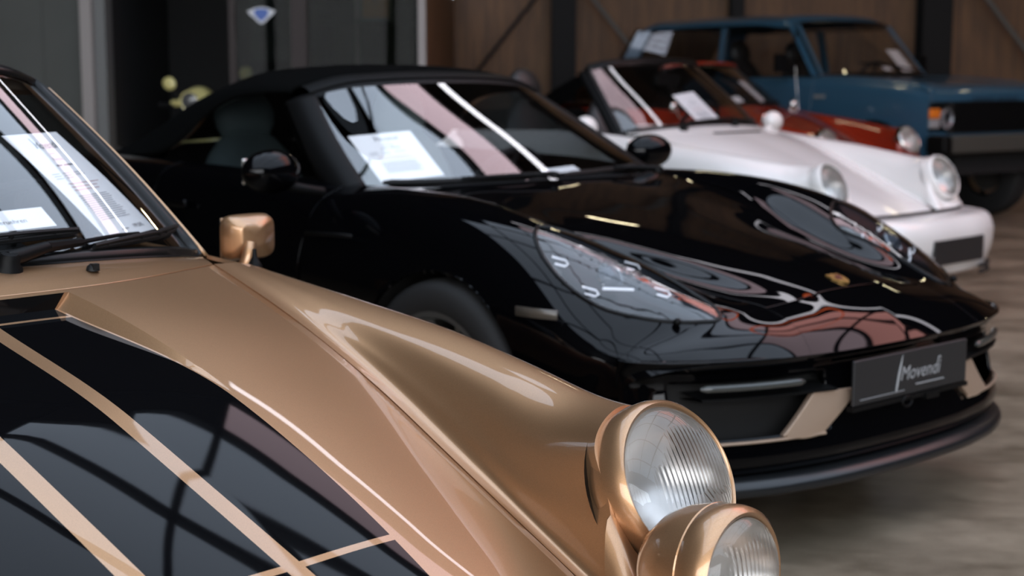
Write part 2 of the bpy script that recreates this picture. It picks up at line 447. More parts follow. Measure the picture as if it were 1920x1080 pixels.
# ------------------------------------------------------------------ shared car pieces
def wheel(parent, x, y, side, r, w, rim_r, spokes, rim_mat, name='wheel', zc=None):
    zc = r if zc is None else zc
    o = (x, y, zc); ax = (0, side, 0)
    t = MB(); h = w / 2
    t.lathe([(rim_r - .01, -h), (rim_r + .01, -h), (r - .03, -h * 1.02), (r - .008, -h * .86), (r, -h * .6), (r, h * .6), (r - .008, h * .86), (r - .03, h * 1.02), (rim_r + .012, h), (rim_r - .004, h * .93), (rim_r - .01, -h)], o, ax, 56)
    tyre = t.build(name, M['tyre'], parent, angle=50)
    b = MB()
    b.lathe([(rim_r + .006, h * .92), (rim_r + .004, h * .97), (rim_r - .008, h * .98), (rim_r - .016, h * .86), (rim_r - .03, h * .3), (rim_r - .035, -h * .6)], o, ax, 56)
    b.lathe([(.0, h * .62), (.028, h * .62), (.034, h * .56), (.06, h * .5), (.065, h * .3), (.02, h * .2)], o, ax, 32)
    O = Vector(o)
    for k in range(spokes):
        a = 2 * PI * k / spokes
        dr = Vector((math.cos(a), 0, math.sin(a))); tg = Vector((-math.sin(a), 0, math.cos(a)))
        ws, we = .019, .013 if spokes > 6 else .030
        P = []
        for rr, hw, hh in ((.045, ws, h * .5), (rim_r * .6, (ws + we) / 2, h * .62), (rim_r - .012, we, h * .80)):
            c = O + dr * rr
            P.append([c - tg * hw + Vector((0, side * (hh - .02), 0)), c - tg * hw * .7 + Vector((0, side * hh, 0)), c + tg * hw * .7 + Vector((0, side * hh, 0)), c + tg * hw + Vector((0, side * (hh - .02), 0))])
        b.grid([[tuple(p) for p in row] for row in P])
    b.build('rim', rim_mat, tyre, angle=50, recalc=False)
    d = MB(); d.lathe([(.0, -h * .1), (rim_r * .72, -h * .1), (rim_r * .72, -h * .25), (0, -h * .25)], o, ax, 40)
    d.build('brake_disc', M['dark_alu'], tyre)
    return tyre

def wheelhouse(mb, x, y0, y1, zc, R, mi=0):
    n = 24; V = []; F = []
    for k in range(n + 1):
        a = PI * k / n
        for y in (y0, y1): V.append((x + R * math.cos(a), y, zc + R * math.sin(a)))
    for k in range(n): F.append((2*k, 2*k+1, 2*k+3, 2*k+2))
    b = len(V); V.append((x, y0, zc)); F += [(2*k, 2*k+2, b) for k in range(n)]
    mb.add(V, F, mi)

def seats(parent, x, z, mats, w=.25, ys=(.36, -.36), head=True, tilt=.22):
    for y in ys:
        s = MB(); 
        rot = Matrix.Rotation(-tilt, 3, 'Y')
        s.ell((x + .05, y, z + .08), (.27, w, .11), 18, 10)
        bk = MB()
        c = Vector((x - .22, y, z + .36))
        bk.ell(c, (.10, w * .98, .36), 18, 12, rot=rot)
        if head: bk.ell(c + rot @ Vector((0, 0, .40)), (.06, .13, .12), 16, 10, rot=rot)
        so = s.build('seat', mats, parent)
        bk.build('seat_back', mats, so)

def steering(parent, c, r, m, tilt=rad(62)):
    b = MB(); C0 = Vector(c); ax = Vector((-math.sin(tilt), 0, math.cos(tilt))).normalized()
    ex = Vector((0, 1, 0)); ey = ax.cross(ex)
    b.tube([C0 + (ex * math.cos(a) + ey * math.sin(a)) * r for a in np.linspace(0, 2 * PI, 33)[:-1]], .013, 8, closed=True)
    b.ell(C0, (.05, .06, .05), 14, 8)
    for a in (.2, PI - .2, -PI / 2):
        b.tube([C0, C0 + (ex * math.cos(a) + ey * math.sin(a)) * r], .012, 6)
    b.tube([C0, C0 - ax * .35], .025, 8)
    return b.build('steering_wheel', m, parent)

def headlamp(parent, side, dz, bezel_mat, R=1.0):
    """round lamp in the end of the fender tube"""
    toe = -.05 * side
    n = Vector((math.cos(LEAN) * math.cos(toe), math.cos(LEAN) * math.sin(toe), math.sin(LEAN)))
    c = Vector((HL_C[0], HL_C[1] * side, HL_C[2] + dz))
    b = MB(); b.lathe([(.120, -.060), (.1255, -.050), (.1265, -.030), (.1255, -.010), (.1215, .004), (.1165, .0095), (.1125, .008), (.111, .0)], c, n, 72)
    be = b.build('headlight', bezel_mat, parent, angle=60)
    l = MB(); prof = [(.1112, .002), (.107, .010), (.100, .0165), (.090, .0225), (.078, .0275), (.064, .0315), (.048, .0345), (.030, .0365), (.012, .0375), (.0005, .0376)]
    l.lathe(prof, c, n, 72)
    e1 = Vector((-n.y, n.x, 0)).normalized(); e2 = n.cross(e1)
    cc = c - e2 * .012 + e1 * .012 * side
    fl = []; ac = []
    for v in l.V:
        d = Vector(v) - cc; a, h = d.dot(e1), d.dot(e2)
        rr = math.hypot(a, h)
        fl.append(1.0 if rr < .080 else 0.0); ac.append(a + (.35 * h if (h < -.02 and a * side > .0) else 0))
    l.build('lens', M['fluted'], be, att={'flute': fl, 'across': ac}, angle=60)
    r = MB(); r.lathe([(.111, .001), (.104, -.022), (.090, -.048), (.070, -.068), (.045, -.082), (.022, -.088), (.0005, -.089)], c, n, 60)
    r.build('reflector', M['reflector'], be, angle=60)
    k = MB(); k.lathe([(.120, -.062), (.1315, -.057)], c, n, 48); k.build('lamp_gasket', M['seal'], be)
    return be

def paper(name, label, o, ex, ey, w, h, thick=.0012, cat='sheet', lines=True, extra=None, header=True, bend=0.):
    """a printed sheet; o = lower left corner, ex along the bottom, ey up"""
    f = frame(o, ex, ey); b = MB()
    n = 9
    bz = lambda u, v: bend * math.sin(PI * v / h) if bend else 0.
    G = [[f(w * i / (n-1), h * j / (n-1), bz(w * i / (n-1), h * j / (n-1))) for j in range(n)] for i in range(n)]
    b.grid([[tuple(p) for p in r] for r in G])
    G2 = [[f(w * i / (n-1), h * j / (n-1), bz(0, h * j / (n-1)) - thick) for j in range(n)] for i in range(n)]
    b.grid([[tuple(p) for p in r[::-1]] for r in G2])
    dz = .0008
    def bar(x0, x1, y, t, mi):
        m = 4; xs = np.linspace(x0, x1, m)
        V = []; F = []
        for x in xs: V += [f(x, y - t/2, bz(x, y) + dz), f(x, y + t/2, bz(x, y) + dz)]
        for i in range(m - 1): F.append((2*i, 2*i+2, 2*i+3, 2*i+1))
        b.add(V, F, mi)
    def word(txt, cx, cy, size, mi, shear=0.):
        V, F = text_geo(txt, size, shear)
        b.add([f(cx + x, cy + y, bz(cx + x, cy + y) + dz) for x, y, z in V], F, mi)
    if header:
        word('Movendi', w * .53, h * .875, .026, 2, .35)
        bar(w * .36, w * .375, h * .90, .028, 2)
        bar(w * .42, w * .72, h * .845, .0012, 1)
    if lines:
        rr = random.Random(len(label))
        word('Porsche', w * .5, h * .735, .0125, 2); bar(w * .45, w * .55, h * .79, .002, 1)
        bar(w * .36, w * .46, h * .675, .0036, 2); bar(w * .49, w * .66, h * .675, .0036, 2)
        for k in range(3):
            y = h * (.60 - .022 * k)
            bar(w * .12, w * .26, y, .0018, 1); bar(w * .32, w * .45, y, .0018, 1)
            if k < 2: bar(w * .52, w * .70, y, .0018, 1)
        for k in range(3): bar(w * .22, w * (.62 + .2 * rr.random()), h * (.50 - .03 * k), .0022, 3)
        for k in range(13): bar(w * .20, w * (.72 + .06 * rr.random()), h * (.385 - .0185 * k), .0017, 1)
    if extra: extra(word, bar)
    o_ = b.build(name, [M['paper'], M['ink'], M['ink_dark'], M['ink_pink']], smooth=False)
    return tag(o_, label, cat, 'price sheets behind the windscreens' if cat == 'sheet' else None)

# ------------------------------------------------------------------ the classic rear engined car (coupe and soft top versions)
def classic(name, label, pose, dz, paint, hood_mat, soft_top, detail, bezel_mat, rim_mat, mirror_mat, cat='car', td=0., is_open=False):
    px, py, a = pose
    root = thing(name, label, cat, (px, py, 0), rad(a) - PI / 2)
    full, hoodc = coupe_front(dz)
    SF, SH = Surf(full), Surf(hoodc)
    ref = (-.3, 0, .2)
    g = .0022
    # ---- hood
    tN = np.linspace(0, 2, 600)
    srow = list(np.linspace(.0, .32, 9)) + [.3292, .3300] + list(np.linspace(.345, 6.0, 84)) + list(np.linspace(6.08, 7, 12)) if detail else list(np.linspace(0, 7, 60))
    s_m = None
    if detail:     # the row where the sunk panel starts (about x = -.515 on the centre line)
        ss = np.linspace(0, 1, 2000); xx = SH.ev(ss, [0])[:, 0, 0]; s_m = float(np.interp(-.522, xx, ss))
        srow = list(np.linspace(.0, s_m * .6, 4)) + [s_m - .004, s_m - .001, s_m + .001] + list(np.linspace(s_m + .03, 6., 90)) + list(np.linspace(6.08, 7, 12))
    h = MB(); edge = []
    srow = np.array(srow); srow = srow + np.where(srow == 0, .012, 0)
    D = SH.ev(srow, tN)
    P = []; E = []
    for i in range(len(srow)):
        c = D[i]; yg = c[-1, 1] - .0022
        x0 = c[0, 0]
        if detail:
            fr = 0.
            if srow[i] >= s_m: fr = min(max((-.12 - x0) / .40, 0), 1); fr = fr * fr * (3 - 2 * fr) if fr < 1 else 1
            yb = .200 - .22 * (x0 + .1) ** 2
            yi = yb - .004 - .020 * fr
            ys = np.r_[np.linspace(0, yi - .004, 12), np.linspace(yi, yb, 4), yb + .003, np.linspace(yb + .012, yg, 14)]
            ys = np.r_[-ys[:0:-1], ys]
        else:
            ys = np.linspace(-yg, yg, 41); fr = 0; yb = .2; yi = .19
        row = []; er = []
        for y in ys:
            ay = abs(y); x = np.interp(ay, c[:, 1], c[:, 0]); z = np.interp(ay, c[:, 1], c[:, 2])
            dep = 0.
            if fr > 0 and ay < yb: dep = .026 * fr * min(1, (yb - ay) / max(yb - yi, 1e-5))
            row.append((x, y, z - dep)); er.append(1. if detail and srow[i] < s_m - .002 else y - yi)
        P.append(row); E += er
    h.grid(P, ref=ref)
    hd = h.build('hood', hood_mat, root, solid=.012, bevel=0 if detail else .0016, att={'edge': E}, angle=30, merge=0)
    # ---- front fenders
    for sd in (1, -1):
        b = MB()
        b.grid(SF.panel(0, 5, 2, 10, 64, 72, gap=(0, 0, g, 0)), ref=ref)
        lo = [full[5][3], full[5][4]] + [tuple(np.array(ring(d)) + +.020 * HL_N * (1 if abs(d) > 129 else 0) + np.array([0, 0, dz])) for d in (-130, -155, 180, 155, 125, 95)] + [full[5][9]]
        bz = .50 + dz
        bl = [(.60, .340, bz - .06), (.565, .385, bz - .055), (.56, .43, bz - .04), (.56, .48, bz - .025), (.56, .54, bz - .008), (.535, .60, bz - .008), (.50, .65, bz - .01), (.46, .70, bz - .015), (.41, .728, bz - .03)]
        lo[0] = (.452, .3795, .495 + dz)
        md = [tuple((np.array(p) + np.array(q)) / 2 + np.array([.012, 0, 0])) for p, q in zip(lo, bl)]; md[0] = (.525, .361, .467 + dz); md[1] = (.520, .395, .486 + dz); md[2] = (.500, .445, .486 + dz); md[3] = (.510, .490, .488 + dz)
        N = Surf([lo, md, bl])
        b.grid(N.panel(0, 2, 0, 8, 10, 40), ref=ref)
        b.arch(0, .31, .345, .69)
        if sd < 0: b = b.flipped()
        fo = b.build('fender', paint, root, solid=.010, bevel=.0014, angle=42, merge=2e-4)
        headlamp(root, sd, dz, bezel_mat)
    # ---- cowl between hood and windscreen
    G = Surf(coupe_glass(dz, td))
    low = G.ev([0], np.linspace(0, 6, 41))[0]
    hr = SH.ev([0], np.linspace(2, 0, 21))[0]; hr = np.r_[hr * [1, -1, 1], hr[::-1][1:]] + np.array([-.002, 0, 0])
    b = MB(); mid = (hr + low) / 2 + np.array([0, 0, .003])
    b.grid(np.stack([hr, hr * .8 + low * .2 + np.array([0, 0, .0015]), mid, low + np.array([.004, 0, -.006])]), ref=ref)
    b.build('cowl_panel', paint, root, solid=.008, bevel=.0014, angle=50)
    # ---- glass, seal, pillars
    b = MB(); b.grid(G.ev(np.linspace(0, 2, 20), np.linspace(0, 6, 40)), ref=(-2, 0, .5)); ws = b.build('windscreen', M['glass'], root, angle=60)
    bt = G.ev([0], np.linspace(0, 6, 40))[0]; tp = G.ev([2], np.linspace(6, 0, 40))[0]
    rc = G.ev(np.linspace(0, 2, 20), [6])[:, 0]; lc = G.ev(np.linspace(2, 0, 20), [0])[:, 0]
    loop = np.concatenate([bt[:-1], rc[:-1], tp[:-1], lc[:-1]])
    cen = loop.mean(0)
    b = MB()
    nrm = np.cross(G.ev([1], [4])[0, 0] - G.ev([1], [2])[0, 0], G.ev([2], [3])[0, 0] - G.ev([0], [3])[0, 0]); nrm /= np.linalg.norm(nrm); nrm = nrm if nrm[2] > 0 else -nrm
    out = []
    for i, p in enumerate(loop):
        t = loop[(i + 1) % len(loop)] - loop[i - 1]; o = np.cross(t, nrm); o /= np.linalg.norm(o)
        if np.dot(o, p - cen) < 0: o = -o
        out.append(o)
    out = np.array(out); out = (out + np.roll(out, 1, 0) + np.roll(out, -1, 0)) / 3
    wdt = .026
    b.grid(np.stack([loop - out * .012 + nrm * .002, loop - out * .008 + nrm * .009, loop + out * .004 + nrm * .012, loop + out * .012 + nrm * .004, loop + out * .018 + nrm * .006, loop + out * wdt + nrm * -.004, loop + out * (wdt + .004) - nrm * .02], axis=1), wrap=False, ref=None)
    V = b.V[:]; n7 = 7; L = len(loop)
    b.F = [(i * n7 + j, ((i + 1) % L) * n7 + j, ((i + 1) % L) * n7 + j + 1, i * n7 + j + 1) for i in range(L) for j in range(6)]; b.M = [0] * len(b.F)
    b.build('windscreen_seal', M['seal'], root, angle=60, recalc=True)
    # painted pillars outside the seal
    for sd in (1, -1):
        side = rc if sd > 0 else lc[::-1]
        o3 = np.array([.0, sd * 1., -.25])
        b = MB()
        top = G.ev([2], [6 if sd > 0 else 0])[0, 0]
        b.grid(np.stack([side + o3 * .026 + nrm * .000, side + o3 * .034 + nrm * .004, side + o3 * .046 + nrm * -.002 + [-.012, 0, 0], side + o3 * .052 + np.array([-.035, 0, -.004])], axis=1), ref=(-1.2, 0, .8))
        b.build('windscreen_pillar', paint if not soft_top else M['plastic'], root, angle=60, solid=.01)
    # ---- roof
    e5 = lambda r: r
    if not soft_top:
        rows = [[(-1.078,0,1.259),(-1.098,.24,1.254),(-1.15,.43,1.238),(-1.205,.535,1.207),(-1.215,.550,1.190)],
                [(-1.40,0,1.293),(-1.40,.28,1.284),(-1.40,.47,1.255),(-1.40,.575,1.205),(-1.40,.585,1.190)],
                [(-1.80,0,1.283),(-1.80,.28,1.273),(-1.80,.47,1.243),(-1.80,.585,1.185),(-1.80,.595,1.170)],
                [(-2.20,0,1.20),(-2.20,.28,1.19),(-2.20,.46,1.16),(-2.20,.58,1.09),(-2.18,.60,1.07)],
                [(-2.60,0,1.06),(-2.60,.28,1.05),(-2.60,.48,1.02),(-2.60,.62,.95),(-2.55,.69,.85)],
                [(-3.10,0,.87),(-3.10,.30,.865),(-3.10,.52,.85),(-3.10,.62,.81),(-3.08,.655,.765)],
                [(-3.50,0,.70),(-3.50,.15,.70),(-3.50,.27,.69),(-3.50,.34,.665),(-3.50,.36,.64)]]
    else:
        rows = [[(-1.078,0,1.257),(-1.098,.24,1.252),(-1.15,.43,1.236),(-1.20,.53,1.210),(-1.205,.545,1.195)],
                [(-1.30,0,1.292),(-1.30,.28,1.285),(-1.31,.46,1.258),(-1.33,.565,1.215),(-1.33,.58,1.195)],
                [(-1.65,0,1.302),(-1.65,.28,1.292),(-1.65,.47,1.262),(-1.65,.585,1.205),(-1.65,.60,1.18)],
                [(-2.00,0,1.255),(-2.00,.28,1.24),(-2.00,.47,1.20),(-2.00,.60,1.12),(-2.0,.64,.98)],
                [(-2.30,0,1.11),(-2.30,.28,1.09),(-2.30,.48,1.05),(-2.30,.62,.97),(-2.28,.68,.87)],
                [(-2.55,0,.93),(-2.55,.30,.92),(-2.55,.50,.90),(-2.53,.62,.88),(-2.50,.68,.85)]]
    rows = [mir_row([(x, y, z + dz + (td if x > -2.2 else 0)) for x, y, z in r]) for r in rows]
    if is_open:
        rows = [mir_row([(x, y, z + dz) for x, y, z in r]) for r in ([(-1.93,0,.90),(-1.93,.3,.90),(-1.93,.52,.89),(-1.93,.66,.865),(-1.93,.675,.80)], [(-2.02,0,.955),(-2.02,.3,.955),(-2.02,.52,.94),(-2.02,.655,.89),(-2.02,.675,.85)], [(-2.25,0,.965),(-2.25,.3,.96),(-2.25,.52,.945),(-2.25,.65,.90),(-2.25,.675,.86)], [(-2.52,0,.905),(-2.52,.3,.90),(-2.5,.52,.885),(-2.48,.64,.87),(-2.46,.67,.855)])]
    R = Surf(rows); b = MB(); b.grid(R.ev(np.linspace(0, len(rows) - 1, 60), np.linspace(0, 8, 48)), ref=(-1.8, 0, .3))
    b.build(('folded_top' if is_open else 'soft_top') if soft_top else 'roof', M['fabric'] if soft_top else paint, root, angle=60, solid=.012)
    if soft_top:
        dk = [mir_row([(x, y, z + dz) for x, y, z in r]) for r in (
            [(-2.50,0,.90),(-2.50,.3,.895),(-2.48,.55,.875),(-2.46,.69,.85)], [(-2.9,0,.86),(-2.9,.3,.855),(-2.9,.5,.835),(-2.9,.655,.80)],
            [(-3.25,0,.78),(-3.25,.3,.775),(-3.25,.48,.76),(-3.25,.60,.735)], [(-3.5,0,.69),(-3.5,.15,.69),(-3.5,.25,.68),(-3.5,.36,.66)])]
        b = MB(); b.grid(Surf(dk).ev(np.linspace(0, 3, 24), np.linspace(0, 6, 36)), ref=(-3, 0, 0)); b.build('engine_lid', paint, root, angle=60, solid=.01)
    # ---- doors and rear quarters
    sec = [[(-.70,.69,.847),(-.70,.745,.80),(-.70,.775,.68),(-.70,.785,.42),(-.70,.74,.22)],
           [(-1.0,.685,.868),(-1.0,.75,.80),(-1.0,.785,.66),(-1.0,.79,.42),(-1.0,.745,.20)],
           [(-1.7,.69,.866),(-1.7,.757,.79),(-1.7,.79,.66),(-1.7,.79,.42),(-1.7,.745,.20)],
           [(-2.27,.69,.852),(-2.27,.79,.79),(-2.27,.83,.66),(-2.27,.82,.42),(-2.27,.76,.22)],
           [(-2.8,.67,.82),(-2.8,.77,.76),(-2.8,.81,.62),(-2.8,.79,.42),(-2.8,.73,.26)],
           [(-3.3,.60,.735),(-3.3,.68,.69),(-3.3,.70,.58),(-3.3,.68,.42),(-3.3,.63,.30)],
           [(-3.53,.34,.665),(-3.54,.36,.62),(-3.55,.38,.55),(-3.55,.36,.42),(-3.53,.33,.32)]]
    sec = [[(x, y, z + dz * min(max((z - .22) / .3, 0), 1)) for x, y, z in r] for r in sec]
    if is_open:
        tp_ = G.ev([2], np.linspace(0, 6, 40))[0]; b = MB(); b.tube(tp_ + np.array([-.01, 0, .012]), .016, 10); b.build('windscreen_top_rail', M['plastic'], root)
    S2 = Surf(sec)
    for sd in (1, -1):
        for nm, s0, s1, gp in (('door', 0, 2, (g, g, 0, 0)), ('rear_fender', 2, 6, (g, 0, 0, 0))):
            b = MB(); b.grid(S2.panel(s0, s1, 0, 4, 40, 28, gap=gp), ref=ref); b.arch(-2.272, .31, .345, .69)
            if sd < 0: b = b.flipped()
            do = b.build(nm, paint, root, solid=.01, bevel=.0014, angle=42)
            if nm == 'door':
                hb = MB(); hb.box((-1.52, sd * .785, .74 + dz), (.16, .02, .025)); hb.build('door_handle', M['chrome'] if not soft_top else paint, do, bevel=.006)
        if is_open: continue
        # side window
        if not soft_top:
            te = [(-1.215,.548,1.19),(-1.40,.583,1.19),(-1.80,.593,1.17),(-2.18,.598,1.07),(-2.50,.66,.89)]
        else:
            te = [(-1.205,.545,1.195),(-1.33,.58,1.195),(-1.55,.592,1.185),(-1.75,.61,1.15),(-1.95,.635,1.02)]
        be = [(-.83,.655,.868),(-1.1,.684,.870),(-1.5,.689,.869),(-1.85,.690,.862),(-2.45,.685,.848) if not soft_top else (-1.98,.69,.86)]
        W = Surf([[(x, y, z + dz) for x, y, z in be], [((x+u)/2, (y+v)/2 + .012, (z+w)/2 + dz) for (x,y,z),(u,v,w) in zip(be, te)], [(x, y, z + dz) for x, y, z in te]])
        b = MB(); b.grid(W.ev(np.linspace(0, 2, 8), np.linspace(0, 4, 24)), ref=(-1.5, 0, .8))
        if sd < 0: b = b.flipped()
        b.build('side_window', M['side_glass'], root, angle=60)
    # ---- interior and underside
    b = MB()
    D_ = Surf([mir_row([(x, y, z + dz) for x, y, z in r]) for r in ([(-.68,0,.895),(-.70,.28,.888),(-.77,.52,.868),(-.84,.615,.852)], [(-.86,0,.900),(-.87,.3,.895),(-.90,.52,.880),(-.93,.62,.865)], [(-.96,0,.875),(-.965,.3,.87),(-.97,.52,.855),(-.98,.63,.84)], [(-.98,0,.70),(-.985,.3,.70),(-.985,.52,.69),(-.99,.63,.68)])])
    b.grid(D_.ev(np.linspace(0, 3, 16), np.linspace(0, 6, 30)), ref=(-.9, 0, .6)); b.build('dashboard', M['interior'], root, angle=60)
    seats(root, -1.5, .35 + dz, M['leather'], head=True)
    steering(root, (-1.08, .36, .85 + dz), .185, M['interior'])
    b = MB(); b.box((-1.4, 0, .24), (3.6, 1.06, .16)); b.box((-1.2, 0, .24), (1.5, 1.44, .10)); b.box((-1.75, 0, .55 + dz), (.05, 1.25, .5))
    b.box((.25, 0, .36), (.5, .60, .22)); b.box((-3.0, 0, .42), (.9, 1.2, .3)); b.box((-.62, 0, .55), (.04, 1.4, .5 + dz))
    for sd in (1, -1):
        for X in (0, -2.272): wheelhouse(b, X, sd * .52, sd * .77, .31, .35)
    b.build('underbody', M['matte'], root, smooth=False)
    for X in (0, -2.272):
        for sd in (1, -1): wheel(root, X, sd * (.69 if X == 0 else .72), sd, .31, .19, .20, 5, rim_mat)
    # rear closing panel
    b = MB(); b.grid([[(-3.53, y, z + dz) for z in (.32, .45, .6, .66)] for y in np.linspace(-.37, .37, 6)], ref=(0, 0, .4)); b.build('rear_panel', paint, root)
    return root, G, SH, SF
# ------------------------------------------------------------------ the gold coupe in front
GOLD_POSE = (-.460, 2.067, 48)
gold, GG, GH, GF = classic('coupe', 'gold metallic classic coupe with black bands on the hood, nearest the camera', GOLD_POSE, 0., M['gold'], M['hood_decal'], False, True, M['gold'], M['dark_alu'], M['gold'])

def bumper(root, dz, m, white=False):
    z0 = .50 + dz
    plan = [(.0, .0), (.0, .20), (-.016, .34), (-.05, .46), (-.11, .54), (-.20, .605), (-.33, .66), (-.46, .685)]
    prof = [(.57, z0 - .016), (.70, z0 - .012), (.80, z0 - .022), (.835, z0 - .075), (.838, z0 - .15), (.815, z0 - .235), (.79, z0 - .30), (.70, z0 - .32)]
    rows = []
    for X, Z in prof:
        r = []
        for k, (dx, y) in enumerate(plan):
            yy = y * (1 - max(0, (.80 - X)) * .12); 
            r.append((max(X + dx, .40) if k < 7 else X * .0 + .37, yy - (.03 if Z < z0 - .28 else 0), Z))
        rows.append(mir_row(r))
    S = Surf(rows); b = MB(); b.grid(S.ev(np.linspace(0, 7, 44), np.linspace(0, 14, 90)), ref=(0, 0, z0 - .15))
    o = b.build('front_bumper', m, root, solid=.01, angle=50)
    b = MB(); pr = curve([(.605, y_, z0 - .006) for y_ in (0,)] + [], 1) if False else None
    pts = [(.628 + dx * .75, y, z0 - .008) for dx, y in plan[:7]]
    pts = [(x, -y, z) for x, y, z in pts[:0:-1]] + pts
    b.tube(curve(pts, 50), .010, 8); b.build('bumper_trim', M['rubber'], root)
    return o
bumper(gold, 0., M['gold'])

# driving lamps on the bumper
for sd in (1, -1):
    c = Vector((.655, .415 * sd, .568)); n = Vector((1, 0, .06)).normalized()
    b = MB(); b.lathe([(.0005, -.150), (.030, -.147), (.058, -.132), (.078, -.108), (.090, -.078), (.0955, -.048), (.0960, -.046), (.0945, -.0445), (.0960, -.043), (.0965, -.015), (.094, -.003), (.088, .002), (.083, .0005), (.081, -.004)], c, n, 64)
    lp = b.build('driving_lamp', M['gold'], gold, angle=50)
    b = MB(); b.lathe([(.0815, -.001), (.078, .006), (.066, .0135), (.048, .0185), (.028, .0215), (.0005, .0225)], c, n, 56)
    fl = []; ac = []
    for v in b.V:
        d = Vector(v) - c; fl.append(1. if abs(d.y) < .05 and abs(d.z) < .055 else .0); ac.append(d.y)
    b.build('lens', M['fluted'], lp, att={'flute': fl, 'across': ac}, angle=60)
    b = MB(); b.lathe([(.081, -.001), (.074, -.02), (.058, -.042), (.035, -.058), (.0005, -.064)], c, n, 48); b.build('reflector', M['reflector'], lp, angle=60)
    b = MB(); b.tube([c + Vector((-.05, 0, -.09)), c + Vector((-.05, 0, -.15))], .016, 12); b.build('lamp_bracket', M['plastic'], lp)

# wipers resting on the windscreen
def blade_on(root, S, a, bq, n=14, lift=.022, half=.006, name='wiper_blade', parent=None):
    """rubber blade along a line in glass parameters"""
    P = [];
    for k in range(n):
        t = k / (n - 1); p = S.ev([a[0] + (bq[0] - a[0]) * t], [a[1] + (bq[1] - a[1]) * t])[0, 0]
        P.append(Vector(p))
    return P
nG = Vector((.62, 0, .78))
def wiper(root, piv, elbow, P, name='wiper', mid=.5):
    b = MB()
    b.lathe([(.0005, .030), (.014, .029), (.018, .022), (.019, .010), (.024, .004), (.026, -.012)], piv, (.25, 0, 1), 20)
    b.tube([piv + Vector((0, 0, .018)), piv + Vector((-.006, .03, .022)), elbow], [.014, .013, .0105], 10)
    c = P[0].lerp(P[-1], mid) + nG * .020
    d = (c - elbow)
    b.tube([elbow, elbow + d * .35, elbow + d * .36, elbow + d * .75 + nG * .004, c], [.0105, .008, .0045, .004, .0045], 8)
    arm = b.build('wiper', M['plastic'], root)
    k = MB()
    Q = [p + nG * .010 for p in P]
    k.tube(Q, [.004] + [.0062] * (len(P) - 2) + [.004], 8)
    R_ = [p + nG * (.017 + .006 * math.sin(PI * i / (len(P) - 1))) for i, p in enumerate(P)]
    k.tube(R_, .0042, 6)
    for i in (1, 4, 6, 8, 11): k.tube([Q[i], R_[i]], .005, 6)
    k.tube([p + nG * .002 for p in P], .0025, 6)
    k.build('blade', M['rubber'], arm)
    return arm
P1 = blade_on(gold, GG, (.035, 4.17), (.235, 5.93))
wiper(gold, Vector((-.640, .115, .898)), Vector((-.664, .205, .928)), P1)
P2 = blade_on(gold, GG, (.10, 2.65), (.19, 4.12))
wiper(gold, Vector((-.640, -.34, .888)), Vector((-.662, -.25, .922)), P2)
b = MB(); b.lathe([(.012, 0), (.011, .006), (.006, .011), (.0005, .012)], (-.612, .262, .886), (.1, 0, 1), 16); b.box((-.606, .262, .893), (.012, .012, .010)); b.build('washer_nozzle', M['rubber'], gold)
# door mirrors
for sd in (1, -1):
    b = MB(); yy = np.linspace
    c = Vector((-.965, .885 * sd, .873))
    R = Matrix.Rotation(rad(90), 3, 'Y')
    sec = []
    for dx, hw, hh in ((-.022, .062, .046), (-.018, .066, .050), (.0, .067, .0515), (.018, .060, .045), (.036, .034, .026), (.040, .02, .016), (.041, .0004, .0003)):
        r = []
        for k in range(32):
            an = 2 * PI * k / 32; ca, sa = math.cos(an), math.sin(an)
            e = .42
            r.append((c.x + dx, c.y + sd * (-.012 if dx > .03 else 0) + hw * math.copysign(abs(ca) ** e, ca), c.z + hh * math.copysign(abs(sa) ** e, sa) + (.006 if dx > .03 else 0)))
        sec.append(r)
    b.grid(sec, wrap=True, ref=tuple(c))
    mo = b.build('door_mirror', M['gold'], gold, angle=30, bevel=.004)
    b = MB(); b.tube(curve([c + Vector((.034, -sd * .024, -.010)), c + Vector((.040, -sd * .036, -.045)), c + Vector((.025, -sd * .046, -.080))], 8), [.015] * 5 + [.017, .019, .022], 14)
    b.build('stalk', M['gold'], mo)
    b = MB(); b.ell(c + Vector((.020, -sd * .052, -.088)), (.045, .032, .016), 18, 8); b.build('mirror_foot', M['gold'], mo)
    b = MB(); b.box(c + Vector((-.024, 0, 0)), (.004, .118, .088)); b.build('mirror_glass', M['chrome'], mo)
b = MB(); b.lathe([(.016, 0), (.015, .012), (.009, .022), (.005, .03), (.004, .045), (.0005, .046)], (-.73, .715, .832), (0, 0, 1), 16); b.build('aerial_base', M['plastic'], gold)

# sheet and small card behind the windscreen
GW = gold.matrix_basis
def gw(p): return GW @ Vector(p)
def gv(v): return GW.to_3x3() @ Vector(v)
o = Vector((-.765, .395, .918)); tr_ = Vector((-.961, .335, 1.104))
ey = tr_ - o
paper('price_sheet', 'large white price sheet behind the gold coupe windscreen', gw(o), gv((-.13, .205, .0)), gv(ey), .225, .285,
      extra=lambda word, bar: (word('199.500,-', .17, .018, .014, 2), bar(.09, .12, .016, .002, 2)), bend=.004)
def card_extra(word, bar):
    word('Bitte', .045, .040, .014, 2); word('nicht beruehren', .085, .022, .016, 2); bar(.008, .022, .016, .016, 3)
paper('notice_card', 'small white notice card lying on the gold coupe dashboard', gw((-.79, .125, .945)), gv((-.10, 1, .02)), gv((-.3, 0, .22)), .19, .055, cat='card', lines=False, header=False, extra=card_extra)
# ------------------------------------------------------------------ the black roadster
B_POSE = (.441, 4.726, 42)
blk = thing('roadster', 'glossy black modern roadster with black soft top and dark number plate', 'car', (B_POSE[0], B_POSE[1], 0), rad(B_POSE[2]) - PI / 2)
BF = Surf(roadster_front()); BG = Surf(roadster_glass())
refB = (-.2, 0, .1)
g = .003
